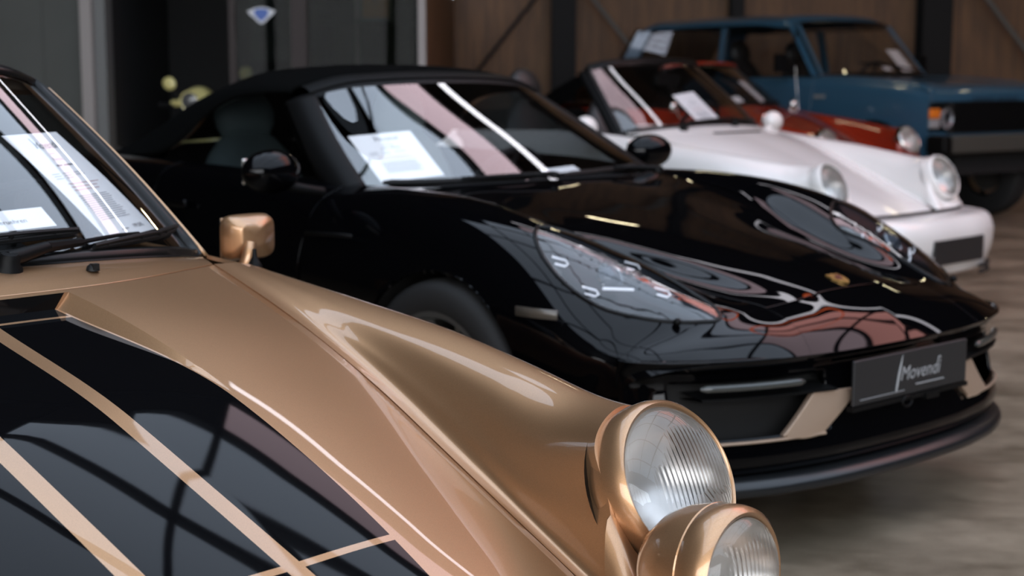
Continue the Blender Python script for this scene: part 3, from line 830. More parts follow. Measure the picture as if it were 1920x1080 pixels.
# hood: from cowl to the front shut line, inside the edge line (t = 3)
b = MB(); b.grid(BF.panel(0, 6, 0, 3, 90, 40, gap=(0, g, 0, g)), ref=refB); b.mirror()
b.build('hood', M['black_paint'], blk, solid=.012, bevel=.002, angle=40)
# nose panel in front of the hood, down to the lip above the intakes
b = MB(); b.grid(BF.panel(6, 8, 0, 3, 26, 40, gap=(g, 0, 0, 0)), ref=refB); b.grid(BF.panel(6, 8, 3, 9, 26, 60), ref=refB); b.mirror()
b.build('nose_panel', M['black_paint'], blk, solid=.012, bevel=.002, angle=40)
# lens outline in plan (x, y) on the right side, mirrored for the left
LENS = [(.195, .675), (.225, .605), (.313, .515), (.463, .497), (.596, .492), (.672, .493), (.702, .508), (.708, .528), (.692, .565), (.657, .622), (.597, .694), (.519, .750), (.443, .771), (.351, .769), (.274, .745), (.225, .712)]
def inside(x, y, poly, s=1.0):
    c = False; n = len(poly); j = n - 1
    for i in range(n):
        xi, yi = poly[i]; xj, yj = poly[j]
        if (yi > y) != (yj > y) and x < (xj - xi) * (y - yi) / (yj - yi) + xi: c = not c
        j = i
    return c
lo = curve([(x, y, 0) for x, y in LENS + LENS[:1]], 97)[:-1]
lc_ = lo.mean(0)
# body surface as a height map over (x, y)
_D = BF.ev(np.linspace(0, 8, 240), np.linspace(0, 7, 200)).reshape(-1, 3)
def zB(x, y):
    d = (_D[:, 0] - x) ** 2 + (_D[:, 1] - abs(y)) ** 2; i = np.argpartition(d, 6)[:6]; w_ = 1 / (d[i] + 1e-7); return float((_D[i, 2] * w_).sum() / w_.sum())
lens_poly = [(x, y) for x, y, z in lo]
big = [(lc_[0] + (x - lc_[0]) * 1.02, lc_[1] + (y - lc_[1]) * 1.03) for x, y in lens_poly]
for sd in (1, -1):
    b = MB(); b.grid(BF.panel(0, 6, 3, 9, 150, 130, gap=(0, 0, g, 0)), ref=refB, skip=lambda c: c[2] > .56 and inside(c[0], c[1], big))
    b.arch(0, .335, .365, .70)
    if sd < 0: b = b.flipped()
    b.build('fender', M['black_paint'], blk, solid=.010, bevel=.0015, angle=42)
    # lamp: cover, dark bucket, projector, four light brackets
    nr = 9; G_ = []; H_ = []
    for k in range(nr):
        t = k / (nr - 1); r1 = []; r2 = []
        for x, y, z in lo:
            X = lc_[0] + (x - lc_[0]) * max(t, .001); Y = lc_[1] + (y - lc_[1]) * max(t, .001)
            zz = zB(X, Y); r1.append((X, sd * Y, zz + .0015 + .004 * (1 - t ** 4))); r2.append((X - .02 * (1 - t), sd * (Y - .015 * (1 - t)), zz - .004 - .055 * (1 - t ** 3)))
        G_.append(r1); H_.append(r2)
    b = MB(); b.grid(G_, wrap=True, ref=(0.3, 0, .2)); cov = b.build('headlight', M['clear'], blk, angle=80, merge=5e-4)
    b = MB(); b.grid(H_, wrap=True, ref=(0.3, 0, .2)); b.build('bucket', M['lamp_bucket'], cov, angle=80, merge=5e-4)
    b = MB(); b.tube([(x, sd * y, zB(x, y) - .0005) for x, y, z in lo], .0062, 8, closed=True); b.build('lamp_gasket', M['seal'], cov)
    def lp(x, y, d=.025): return Vector((x, sd * y, zB(x, y) - d))
    c = lp(.435, .642, .030); n = Vector((.80, -sd * -.15, .55)).normalized()
    b = MB(); b.lathe([(.036, -.01), (.040, .004), (.037, .010), (.033, .006)], c, n, 36); pr = b.build('projector_ring', M['chrome'], cov)
    b = MB(); b.lathe([(.033, .004), (.027, .016), (.016, .024), (.0005, .027)], c, n, 32); b.build('projector_lens', M['projector'], pr)
    for (x, y) in ((.335, .722), (.456, .729), (.552, .560), (.405, .520)):
        c = lp(x, y, .018); b = MB()
        ex = Vector((-.25, -sd * .97, 0)); ex = Vector((.62, sd * -.70, -.25)).normalized(); ez = Vector((.5, sd * .2, .8)).normalized(); ez = (ez - ex * ez.dot(ex)).normalized()
        P = [(-.026, .010), (.010, .010), (.020, .0), (.014, -.010), (-.014, -.010)]
        b.tube([c + ex * u + ez * v for u, v in P], .0026, 6); b.build('light_bracket', M['led'], cov)
    c0, c1 = lp(.466, .697, .02), lp(.512, .629, .02)
    b = MB(); b.tube([c0, c1], .004, 6); b.build('light_bar', M['led'], cov)
    # washer cover dot in front of the lamp
    b = MB(); b.ell((.668, sd * .633, .612), (.011, .011, .010), 14, 8); b.build('washer_cap', M['plastic'], blk)
# lower front: plan curve of the lip, intakes and splitter
pl = [(.935, 0), (.93, .18), (.92, .30), (.905, .39), (.885, .48), (.85, .58), (.80, .68), (.72, .775), (.64, .812), (.605, .785)]
def ro(dx, z, k=1.0, dy=0.): return [(x + dx * (1 if i < 8 else .3), y * k + (dy if y > .3 else 0), z if i < 8 else z) for i, (x, y) in enumerate(pl)]
rows = [ro(0, .530), ro(-.010, .515), ro(-.030, .495), ro(-.026, .40), ro(-.012, .325), ro(.002, .275), ro(-.012, .245), ro(-.03, .225)]
LS = Surf(rows)
intake = lambda c: .30 < c[1] < .735 and .335 < c[2] < .475
b = MB(); b.grid(LS.ev(np.linspace(0, 7, 60), np.linspace(0, 9, 120)), ref=refB, skip=intake); b.mirror(); b.build('front_bumper', M['black_paint'], blk, solid=.012, angle=40)
for sd in (1, -1):
    b = MB(); b.grid(Surf([[(x - .07, y * sd, z) for x, y, z in r] for r in (ro(-.03, .50), ro(-.03, .40), ro(-.03, .30))]).ev(np.linspace(0, 2, 8), np.linspace(1.6, 7.2, 40)), ref=refB); b.build('intake_mesh', M['matte'], blk)
# splitter lip
sp = [ro(-.045, .232), ro(.008, .222), ro(.022, .205), ro(.020, .190), ro(-.01, .178), ro(-.12, .172)]
b = MB(); b.grid(Surf(sp).ev(np.linspace(0, 5, 30), np.linspace(0, 9, 90)), ref=(.6, 0, .2)); b.mirror(); b.build('splitter', mat('satin_black_lip', (.010, .011, .012), .28), blk, solid=.006, angle=50)
for sd in (1, -1):
    # daytime light bar, shelf, strut and thin intake edge painted with the gold car's reflection
    P = curve([(pp[0] - .012, sd * pp[1], .462) for pp in [(.905, .40), (.885, .48), (.85, .58), (.80, .68)]], 20)
    b = MB(); b.tube(P, [.004] + [.0105] * 18 + [.004], 10); b.build('daytime_light', mat('smoked_light_bar', (.045, .047, .043), .25, coat=.6), blk)
    b = MB(); W_ = []
    for x, y in ((.928, .30), (.905, .39), (.885, .48), (.85, .58), (.80, .68)): W_.append([(x - .08, sd * y, .446), (x - .006, sd * y, .436), (x - .006, sd * y, .430), (x - .08, sd * y, .430)])
    b.grid(W_); b.build('intake_fin', M['plastic'], blk, recalc=True)
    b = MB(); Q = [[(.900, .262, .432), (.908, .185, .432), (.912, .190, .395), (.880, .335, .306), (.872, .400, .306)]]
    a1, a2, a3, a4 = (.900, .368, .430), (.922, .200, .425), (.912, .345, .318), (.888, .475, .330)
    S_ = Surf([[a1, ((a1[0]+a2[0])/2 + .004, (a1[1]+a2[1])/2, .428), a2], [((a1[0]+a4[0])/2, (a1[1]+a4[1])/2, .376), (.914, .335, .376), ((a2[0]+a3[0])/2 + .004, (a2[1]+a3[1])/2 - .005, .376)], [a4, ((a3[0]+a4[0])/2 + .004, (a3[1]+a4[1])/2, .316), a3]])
    b.grid([[(x, sd * y, z) for x, y, z in r] for r in S_.ev(np.linspace(0, 2, 10), np.linspace(0, 2, 10))], ref=(.5, sd * .3, .36)); b.build('intake_strut', M['gold_reflection'], blk, solid=.02, bevel=.003)
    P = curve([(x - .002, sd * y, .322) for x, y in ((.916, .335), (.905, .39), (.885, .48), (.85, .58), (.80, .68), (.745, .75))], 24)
    b = MB(); b.tube(P, .0042, 8); b.build('intake_edge', M['gold_reflection'], blk)
    # side marker behind the bumper corner
    b = MB(); b.grid([[(x, sd * (.878 + dy), z) for z in (.615, .640)] for x, dy in ((.33, .002), (.40, -.004), (.46, -.022))], ref=(.4, 0, .6)); b.build('side_marker', mat('smoked_marker', (.09, .075, .06), .3, coat=.5), blk, solid=.006)
# number plate with dealer lettering
f = frame((.949, -.26, .388), (0, 1, 0), (-.05, 0, 1))
b = MB(); b.box(f(.26, .055, -.004), (.010, .53, .120)); pt = b.build('number_plate', M['plate_black'], blk, bevel=.004)
b = MB()
def wordm(b, fr_, txt, cx, cy, size, shear=0., mi=0, dz=.0022):
    V, F = text_geo(txt, size, shear); b.add([fr_(cx + x, cy + y, dz) for x, y, z in V], F, mi)
wordm(b, f, 'Movendi', .292, .054, .054, .35)
b.tube([f(.180, .012, .002), f(.194, .055, .002), f(.212, .106, .002)], [.0025, .0032, .002], 6)
b.tube(curve([f(.380, .075, .002), f(.386, .082, .002), f(.394, .079, .002)], 8), .002, 6)
b.box(f(.34, .020, .002), (.002, .135, .0028)); b.box(f(.12, .010, .001), (.002, .20, .0015))
b.build('plate_lettering', M['plate_grey'], pt, smooth=False)
b = MB(); b.box(f(.26, -.012, -.01), (.02, .54, .012)); b.tube([f(.235, -.022, .0) + Vector((0, .022 * math.cos(a), .014 * math.sin(a))) for a in np.linspace(0, 2 * PI, 19)[:-1]], .003, 6, closed=True); b.box(f(.35, -.020, -.005), (.02, .06, .016)); b.build('plate_holder', M['plastic'], pt)
# crest on the hood
def crest(root, c, n, up, s=1.0):
    n = Vector(n).normalized(); ex = Vector((0, 1, 0)); ey = n.cross(ex); fr_ = frame(c, ex, ey)
    sh_ = [(-.024, .030), (-.012, .027), (0, .032), (.012, .027), (.024, .030), (.026, .006), (.020, -.014), (.010, -.027), (0, -.034), (-.010, -.027), (-.020, -.014), (-.026, .006)]
    b = MB(); b.prism([fr_(x * s, y * s, 0) for x, y in sh_], n * .004); o = b.build('hood_crest', M['crest_gold'], root, smooth=False)
    b = MB()
    for x0, y0 in ((.004, .006), (-.020, -.010)):
        for k in range(3): b.prism([fr_((x0 + .006 * k) * s, y0 * s, .0042), fr_((x0 + .003 + .006 * k) * s, y0 * s, .0042), fr_((x0 + .003 + .006 * k) * s, (y0 + .016) * s, .0042), fr_((x0 + .006 * k) * s, (y0 + .016) * s, .0042)], n * .0006)
    b.prism([fr_(x * s * .36, y * s * .36, .0042) for x, y in sh_], n * .0012)
    b.build('crest_enamel', M['crest_dark'], o, smooth=False)
crest(blk, (.700, 0, zB(.700, 0) + .001), (.27, 0, .96), None)
# windscreen, frame, wipers
b = MB(); b.grid(BG.ev(np.linspace(0, 2, 24), np.linspace(0, 6, 48)), ref=(-2, 0, .5)); b.build('windscreen', M['glass'], blk, angle=70)
bt = BG.ev([0], np.linspace(0, 6, 40))[0]; tp = BG.ev([2], np.linspace(6, 0, 40))[0]; rc = BG.ev(np.linspace(0, 2, 20), [6])[:, 0]; lc = BG.ev(np.linspace(2, 0, 20), [0])[:, 0]
nB = np.array([.66, 0, .75])
for sd in (1, -1):
    side = BG.ev(np.linspace(0, 2, 24), [6 if sd > 0 else 0])[:, 0]
    o3 = np.array([0, sd, -.15])
    b = MB(); b.grid(np.stack([side - o3 * .018 - nB * .012, side - o3 * .014 + nB * .003, side + o3 * .010 + nB * .008, side + o3 * .045 + nB * .000 + [-.02, 0, 0], side + o3 * .062 + np.array([-.055, 0, -.012]), side + o3 * .058 + np.array([-.095, 0, -.03])], axis=1), ref=(-1.2, 0, .7))
    b.build('windscreen_pillar', M['plastic'], blk, angle=60, solid=.012)
b = MB(); b.grid(np.stack([tp - [-.02, 0, .012], tp + nB * .004, tp + np.array([-.035, 0, .022]), tp + np.array([-.075, 0, .030])], axis=1), ref=(-1.2, 0, .7)); b.tube(tp + nB * .004 + np.array([-.004, 0, .006]), .005, 8); b.build('windscreen_header', M['plastic'], blk, angle=60)
ce = BF.ev([0], np.linspace(0, 4, 30))[0]; ce = np.r_[(ce * [1, -1, 1])[::-1][:-1], ce]
bo = BG.ev([0], np.linspace(0, 6, 59))[0]
b = MB(); b.grid(np.stack([ce + [.03, 0, -.012], ce + [.0, 0, -.010], bo + [.0, 0, -.012], bo + [-.05, 0, -.010]])[:, :, :], ref=(-.3, 0, 0)); b.build('cowl_panel', M['matte'], blk)
nV = Vector((.66, 0, .75))
def thin_wiper(piv, P):
    b = MB(); b.lathe([(.0005, .02), (.016, .018), (.02, 0)], piv, (.2, 0, 1), 16); c = P[len(P)//2] + nV * .022
    b.tube([piv + Vector((0, 0, .012)), piv.lerp(c, .4) + nV * .012, c], [.010, .008, .006], 8); a_ = b.build('wiper', M['plastic'], blk)
    b = MB(); b.tube([p + nV * .012 for p in P], [.005] + [.010] * (len(P) - 2) + [.005], 8); b.build('blade', M['rubber'], a_)
thin_wiper(Vector((-.470, .02, .895)), blade_on(blk, BG, (.035, .45), (.05, 2.9)))
thin_wiper(Vector((-.500, .56, .893)), blade_on(blk, BG, (.05, 3.35), (.12, 5.4)))
# soft top
rows = [[(-1.075,0,1.248),(-1.09,.24,1.243),(-1.13,.41,1.228),(-1.17,.535,1.195),(-1.175,.552,1.175)],
        [(-1.26,0,1.268),(-1.26,.26,1.262),(-1.27,.43,1.242),(-1.28,.555,1.200),(-1.28,.575,1.175)],
        [(-1.55,0,1.268),(-1.55,.26,1.260),(-1.55,.44,1.235),(-1.55,.57,1.175),(-1.55,.595,1.135)],
        [(-1.85,0,1.215),(-1.85,.26,1.203),(-1.85,.45,1.165),(-1.85,.58,1.085),(-1.83,.66,.965)],
        [(-2.15,0,1.105),(-2.15,.26,1.095),(-2.15,.47,1.050),(-2.13,.60,.985),(-2.08,.68,.935)],
        [(-2.42,0,.985),(-2.42,.27,.975),(-2.40,.48,.955),(-2.36,.60,.935),(-2.30,.68,.925)]]
R = Surf([mir_row(r) for r in rows]); b = MB(); b.grid(R.ev(np.linspace(0, 5, 60), np.linspace(0, 8, 56)), ref=(-1.7, 0, .5)); b.build('soft_top', M['fabric'], blk, angle=70, solid=.012)
# flanks: belt, shoulder, widest, lower, sill
sec = [[(-.66,.70,.890),(-.66,.79,.85),(-.66,.865,.72),(-.66,.875,.45),(-.66,.82,.20)],
       [(-1.0,.705,.915),(-1.0,.79,.875),(-1.0,.855,.72),(-1.0,.865,.45),(-1.0,.83,.20)],
       [(-1.62,.71,.930),(-1.62,.795,.895),(-1.62,.855,.73),(-1.62,.86,.45),(-1.62,.83,.20)],
       [(-2.0,.71,.935),(-2.0,.80,.91),(-2.0,.885,.76),(-2.0,.885,.45),(-2.0,.84,.20)],
       [(-2.475,.69,.935),(-2.475,.80,.905),(-2.475,.895,.76),(-2.475,.895,.45),(-2.475,.85,.22)],
       [(-2.95,.65,.915),(-2.95,.76,.88),(-2.95,.85,.73),(-2.95,.85,.45),(-2.95,.80,.26)],
       [(-3.35,.55,.87),(-3.36,.64,.83),(-3.38,.70,.70),(-3.38,.70,.45),(-3.36,.66,.30)],
       [(-3.44,.20,.86),(-3.46,.25,.80),(-3.48,.3,.68),(-3.48,.3,.45),(-3.46,.28,.30)]]
S2 = Surf(sec)
for sd in (1, -1):
    for nm, s0, s1, gp in (('door', 0, 2, (g, g, 0, 0)), ('rear_fender', 2, 7, (g, 0, 0, 0))):
        b = MB(); b.grid(S2.panel(s0, s1, 0, 4, 44, 36, gap=gp), ref=refB); b.arch(-2.475, .335, .370, .75)
        if sd < 0: b = b.flipped()
        do = b.build(nm, M['black_paint'], blk, solid=.01, bevel=.0015, angle=42)
        if nm == 'door':
            hb = MB(); hb.box((-1.45, sd * .858, .80), (.18, .018, .028)); hb.build('door_handle', M['black_paint'], do, bevel=.007)
    te = [(-1.19,.548,1.172),(-1.28,.573,1.172),(-1.45,.588,1.150),(-1.62,.615,1.085),(-1.74,.655,.99)]
    be = [(-.72,.685,.898),(-1.0,.705,.914),(-1.3,.708,.922),(-1.55,.71,.928),(-1.76,.71,.932)]
    Wd = Surf([be, [((x+u)/2, (y+v)/2 + .014, (z+w)/2) for (x,y,z),(u,v,w) in zip(be, te)], te])
    b = MB(); b.grid(Wd.ev(np.linspace(0, 2, 10), np.linspace(0, 4, 26)), ref=(-1.4, 0, .7))
    if sd < 0: b = b.flipped()
    b.build('side_window', M['side_glass'], blk, angle=70)
    # mirror
    c = Vector((-.665, -.965, .945)) if sd < 0 else Vector((-.86, .90, .942)); rot = Matrix.Rotation(sd * rad(-8), 3, 'Z')
    b = MB(); b.ell(c, (.062, .105, .066), 28, 18, rot=rot); mo = b.build('door_mirror', M['black_paint'], blk)
    b = MB(); b.box(c + rot @ Vector((-.052, 0, 0)), (.010, .135, .078), rot=rot); b.build('mirror_glass', M['chrome'], mo, bevel=.005)
    b = MB(); b.tube(curve([c + Vector((.0, -sd * .06, -.045)), (c.x + .01, sd * .855, .888), (c.x + .005, sd * .785, .876)], 10), .016, 10); b.build('mirror_arm', M['plastic'], mo)
    # pale strip along the lower door edge seen as a blade in the flank
    b = MB(); b.grid([[(x, sd * (.882 + .0), z + dz_) for dz_ in (0, .012)] for x, z in ((-.62, .752), (-.5, .757), (-.38, .760))], ref=(-.5, 0, .7)); b.build('flank_vent', M['plastic'], blk, solid=.006)
# rear deck and tail
dk = [mir_row(r) for r in ([(-2.36,0,.965),(-2.36,.3,.955),(-2.33,.55,.935),(-2.28,.70,.930)], [(-2.75,0,.945),(-2.75,.3,.94),(-2.75,.5,.93),(-2.75,.675,.925)], [(-3.1,0,.92),(-3.1,.3,.915),(-3.1,.48,.905),(-3.1,.63,.895)], [(-3.44,0,.86),(-3.44,.08,.86),(-3.44,.14,.86),(-3.44,.22,.86)])]
b = MB(); b.grid(Surf(dk).ev(np.linspace(0, 3, 30), np.linspace(0, 6, 40)), ref=(-2.8, 0, .2)); b.build('rear_lid', M['black_paint'], blk, angle=60, solid=.01)
b = MB(); b.grid([[(-3.46, y, z) for z in (.30, .45, .68, .86)] for y in np.linspace(-.3, .3, 6)], ref=(0, 0, .5)); b.build('rear_panel', M['black_paint'], blk)
# cabin and underside
b = MB(); D_ = Surf([mir_row(r) for r in ([(-.53,0,.865),(-.55,.28,.865),(-.60,.5,.865),(-.66,.63,.865)], [(-.85,0,.875),(-.86,.3,.87),(-.88,.5,.86),(-.90,.63,.85)], [(-.98,0,.83),(-.985,.3,.825),(-.99,.5,.815),(-1.0,.64,.80)], [(-1.0,0,.62),(-1.0,.3,.62),(-1.0,.5,.62),(-1.02,.64,.62)])])
b.grid(D_.ev(np.linspace(0, 3, 20), np.linspace(0, 6, 30)), ref=(-.9, 0, .5)); b.build('dashboard', M['interior'], blk, angle=60)
seats(blk, -1.46, .33, M['pale_leather'], w=.25, ys=(.37, -.37), tilt=.2)
steering(blk, (-1.12, .37, .80), .18, M['interior'])
b = MB(); b.box((-1.3, 0, .25), (3.9, 1.06, .14)); b.box((-1.25, 0, .25), (1.6, 1.6, .12)); b.box((-1.95, 0, .55), (.05, 1.36, .55)); b.box((-.60, 0, .53), (.04, 1.5, .5)); b.box((.42, 0, .36), (.7, .6, .22)); b.box((-2.9, 0, .5), (.9, 1.2, .4))
for sd in (1, -1):
    for X in (0, -2.475): wheelhouse(b, X, sd * .56, sd * .86, .335, .375)
b.build('underbody', M['matte'], blk, smooth=False)
for X in (0, -2.475):
    for sd in (1, -1): wheel(blk, X, sd * .765, sd, .338, .235, .245, 10, M['dark_alu'])
# papers behind the glass
GWB = blk.matrix_basis
def bw(p): return GWB @ Vector(p)
def bv(v): return GWB.to_3x3() @ Vector(v)
paper('price_sheet', 'white price sheet leaning behind the black roadster windscreen, beside its wiper', bw((-.665, -.553, .895)), bv((.034, .236, .015)), bv((-.19, .08, .137)), .235, .25)
paper('notice_card', 'small white card lying low in the black roadster windscreen', bw((-.63, .14, .893)), bv((-.03, .19, .006)), bv((-.06, 0, .03)), .19, .035, cat='card', lines=False, header=False, extra=lambda word, bar: bar(.01, .035, .015, .015, 3))
# ------------------------------------------------------------------ the white soft top car
W_POSE = (1.623, 8.137, 46)
wh, WG, WH, WF = classic('convertible', 'open white classic convertible between the black roadster and the red convertible', W_POSE, .065, M['white_paint'], M['white_paint'], True, False, M['white_paint'], M['alu'], M['white_paint'], is_open=True)
bumper(wh, .055, M['white_paint'])
DZ = .065
b = MB(); b.box((.838, 0, .375), (.016, .50, .125)); b.build('number_plate', M['plate_black'], wh, bevel=.004)
for sd in (1, -1):
    b = MB(); b.grid([[(x, sd * y, z) for z in (.405, .465)] for x, y in ((.775, .485), (.742, .530), (.697, .572), (.640, .610))], ref=(0, 0, .43)); b.build('indicator', M['grey_lens'], wh, solid=.02)
    for z in (.265, .235):
        b = MB(); b.grid([[(x, sd * y, z + dz_) for dz_ in (0, .016)] for x, y in ((.826, .26), (.805, .38), (.765, .48), (.712, .55))], ref=(0, 0, .25)); b.build('air_slot', M['matte'], wh, solid=.012)
    # round mirrors
    c = Vector((-.875, .865 * sd, .965)); b = MB(); b.ell(c, (.055, .070, .062), 24, 16, rot=Matrix.Rotation(rad(-12), 3, 'Y')); mo = b.build('door_mirror', M['white_paint'], wh)
    b = MB(); b.tube([c + Vector((0, -sd * .03, -.04)), c + Vector((.01, -sd * .11, -.085))], [.03, .035], 12); b.build('mirror_arm', M['white_paint'], mo)
    b = MB(); b.ell(c + Vector((-.045, 0, 0)), (.012, .058, .05), 18, 10); b.build('mirror_glass', M['chrome'], mo)
vr = WH.ev([.13, .26], np.linspace(0, .75, 8)); vr = np.concatenate([(vr * [1, -1, 1])[:, ::-1][:, :-1], vr], axis=1) + np.array([0, 0, .0015])
b = MB(); b.grid(vr, ref=(-.6, 0, .5)); b.build('cowl_vent', M['matte'], wh, solid=-.004)
crest(wh, (.60, 0, .478 + DZ * .75), (.36, 0, .93), None, 1.0)
wiper(wh, Vector((-.630, .12, .962)), Vector((-.66, .20, .992)), blade_on(wh, WG, (.035, 4.0), (.18, 5.7)))
wiper(wh, Vector((-.630, -.34, .952)), Vector((-.66, -.25, .985)), blade_on(wh, WG, (.03, 2.4), (.10, 3.9)))
Wm = wh.matrix_basis
def loc3(Mx): return (lambda *p: Mx @ Vector(p)), (lambda *v: Mx.to_3x3() @ Vector(v))
P_, V_ = loc3(Wm)
paper('price_sheet', 'white price sheet behind the white convertible windscreen', P_(-.695, -.095, .962), V_(-.023, .219, .019), V_(-.172, -.069, .158), .225, .25, header=False)
# interior mirror
b = MB(); b.box((-1.02, 0, 1.215), (.03, .22, .06)); b.tube([(-1.03, 0, 1.24), (-1.06, 0, 1.30)], .008, 8); b.build('interior_mirror', M['plastic'], wh, bevel=.008)

# ------------------------------------------------------------------ the red soft top car
R_POSE = (2.381, 11.827, 45)
rd, RG_, RH_, RF_ = classic('convertible', 'dark red classic convertible with raised black soft top, behind the white convertible', R_POSE, .115, M['red_paint'], M['red_paint'], True, False, M['chrome'], M['alu'], M['chrome'], td=-.035)
bumper(rd, .105, M['red_paint'])
G = RG_
tp = G.ev([2], np.linspace(0, 6, 40))[0]
b = MB(); b.tube(tp + np.array([-.01, 0, .014]), .017, 10); b.build('windscreen_top_rail', M['red_paint'], rd)
b = MB(); b.lathe([(.016, 0), (.010, .02), (.004, .03), (.0022, .20), (.0014, .40), (.0005, .401)], (-.69, .70, .930), (-.10, 0, 1), 10); b.build('aerial', M['chrome'], rd)
for sd in (1, -1):
    c = Vector((-.80, .80 * sd, 1.005)); b = MB(); b.ell(c, (.035, .055, .050), 20, 12); mo = b.build('door_mirror', M['chrome'], rd)
    b = MB(); b.tube([c, c + Vector((.01, -sd * .06, -.085))], .010, 8); b.build('mirror_arm', M['chrome'], mo)
wiper(rd, Vector((-.630, .12, 1.012)), Vector((-.66, .20, 1.042)), blade_on(rd, RG_, (.035, 4.0), (.16, 5.6)))
P_, V_ = loc3(rd.matrix_basis)
paper('price_sheet', 'narrow white price sheet behind the red convertible windscreen', P_(-.755, .285, 1.024), V_(-.055, .165, 0), V_(-.262, .05, .195), .16, .28, lines=False, header=False)
paper('notice_card', 'small white card lying low in the red convertible windscreen', P_(-.79, -.05, 1.03), V_(-.03, .19, .01), V_(-.06, 0, .045), .17, .07, cat='card', lines=False, header=False)

# ------------------------------------------------------------------ the blue off-road car
U_POSE = (3.736, 13.431, 37)
ub = thing('off_road_car', 'tall blue boxy off-road car with orange indicator and black grille', 'car', (U_POSE[0], U_POSE[1], 0), rad(U_POSE[2]) - PI / 2)
UG = Surf(offroad_glass()); refU = (-1.5, 0, .6); g = .004
hs = []
for x, z in ((-.60, 1.238), (-.3, 1.232), (.05, 1.212), (.33, 1.185), (.46, 1.165), (.515, 1.135), (.540, 1.085), (.548, 1.035)):
    e = .012 if x < .4 else (.006 if x < .5 else 0)
    hs.append([(x - (.10 if x == -.60 else 0) * (y / .8) ** 2, y, z + dz_) for y, dz_ in ((0, .004), (.30, .003), (.58, 0), (.66, e), (.74, e), (.795, -.004), (.815, -.03 if x < .5 else -.012))])
HS = Surf([mir_row(r) for r in hs])
b = MB(); b.grid(HS.ev(np.linspace(0, 7, 70), np.linspace(0, 12, 70)), ref=refU); hd = b.build('hood', M['blue_paint'], ub, solid=.012, bevel=.003, angle=35)
f = frame((.549, 0, 1.052), (0, 1, 0), (-.10, 0, 1))
b = MB(); wordm(b, f, 'RANGE  ROVER', .03, 0, .062, 0, dz=.012); 
V0 = b.V[:]
b.V = [(x, (y - .03) * 1.45 + .03, z) for x, y, z in V0]
b.build('hood_lettering', mat('dark_lettering', (.006, .016, .03), .5), hd, smooth=False)
def sec_u(x, belt=1.235, narrow=0.):
    return [(x, .735 - narrow, belt), (x, .80 - narrow, belt - .012), (x, .838 - narrow, belt - .05), (x, .868 - narrow, 1.06), (x, .882 - narrow, .85), (x, .870 - narrow, .60), (x, .835 - narrow, .44)]
SU = Surf([sec_u(.545, 1.135, .03), sec_u(.40, 1.165, .01), sec_u(0, 1.20), sec_u(-.70), sec_u(-1.9), sec_u(-2.6), sec_u(-3.3), sec_u(-3.62, 1.235, .015), sec_u(-3.70, 1.2, .05)])
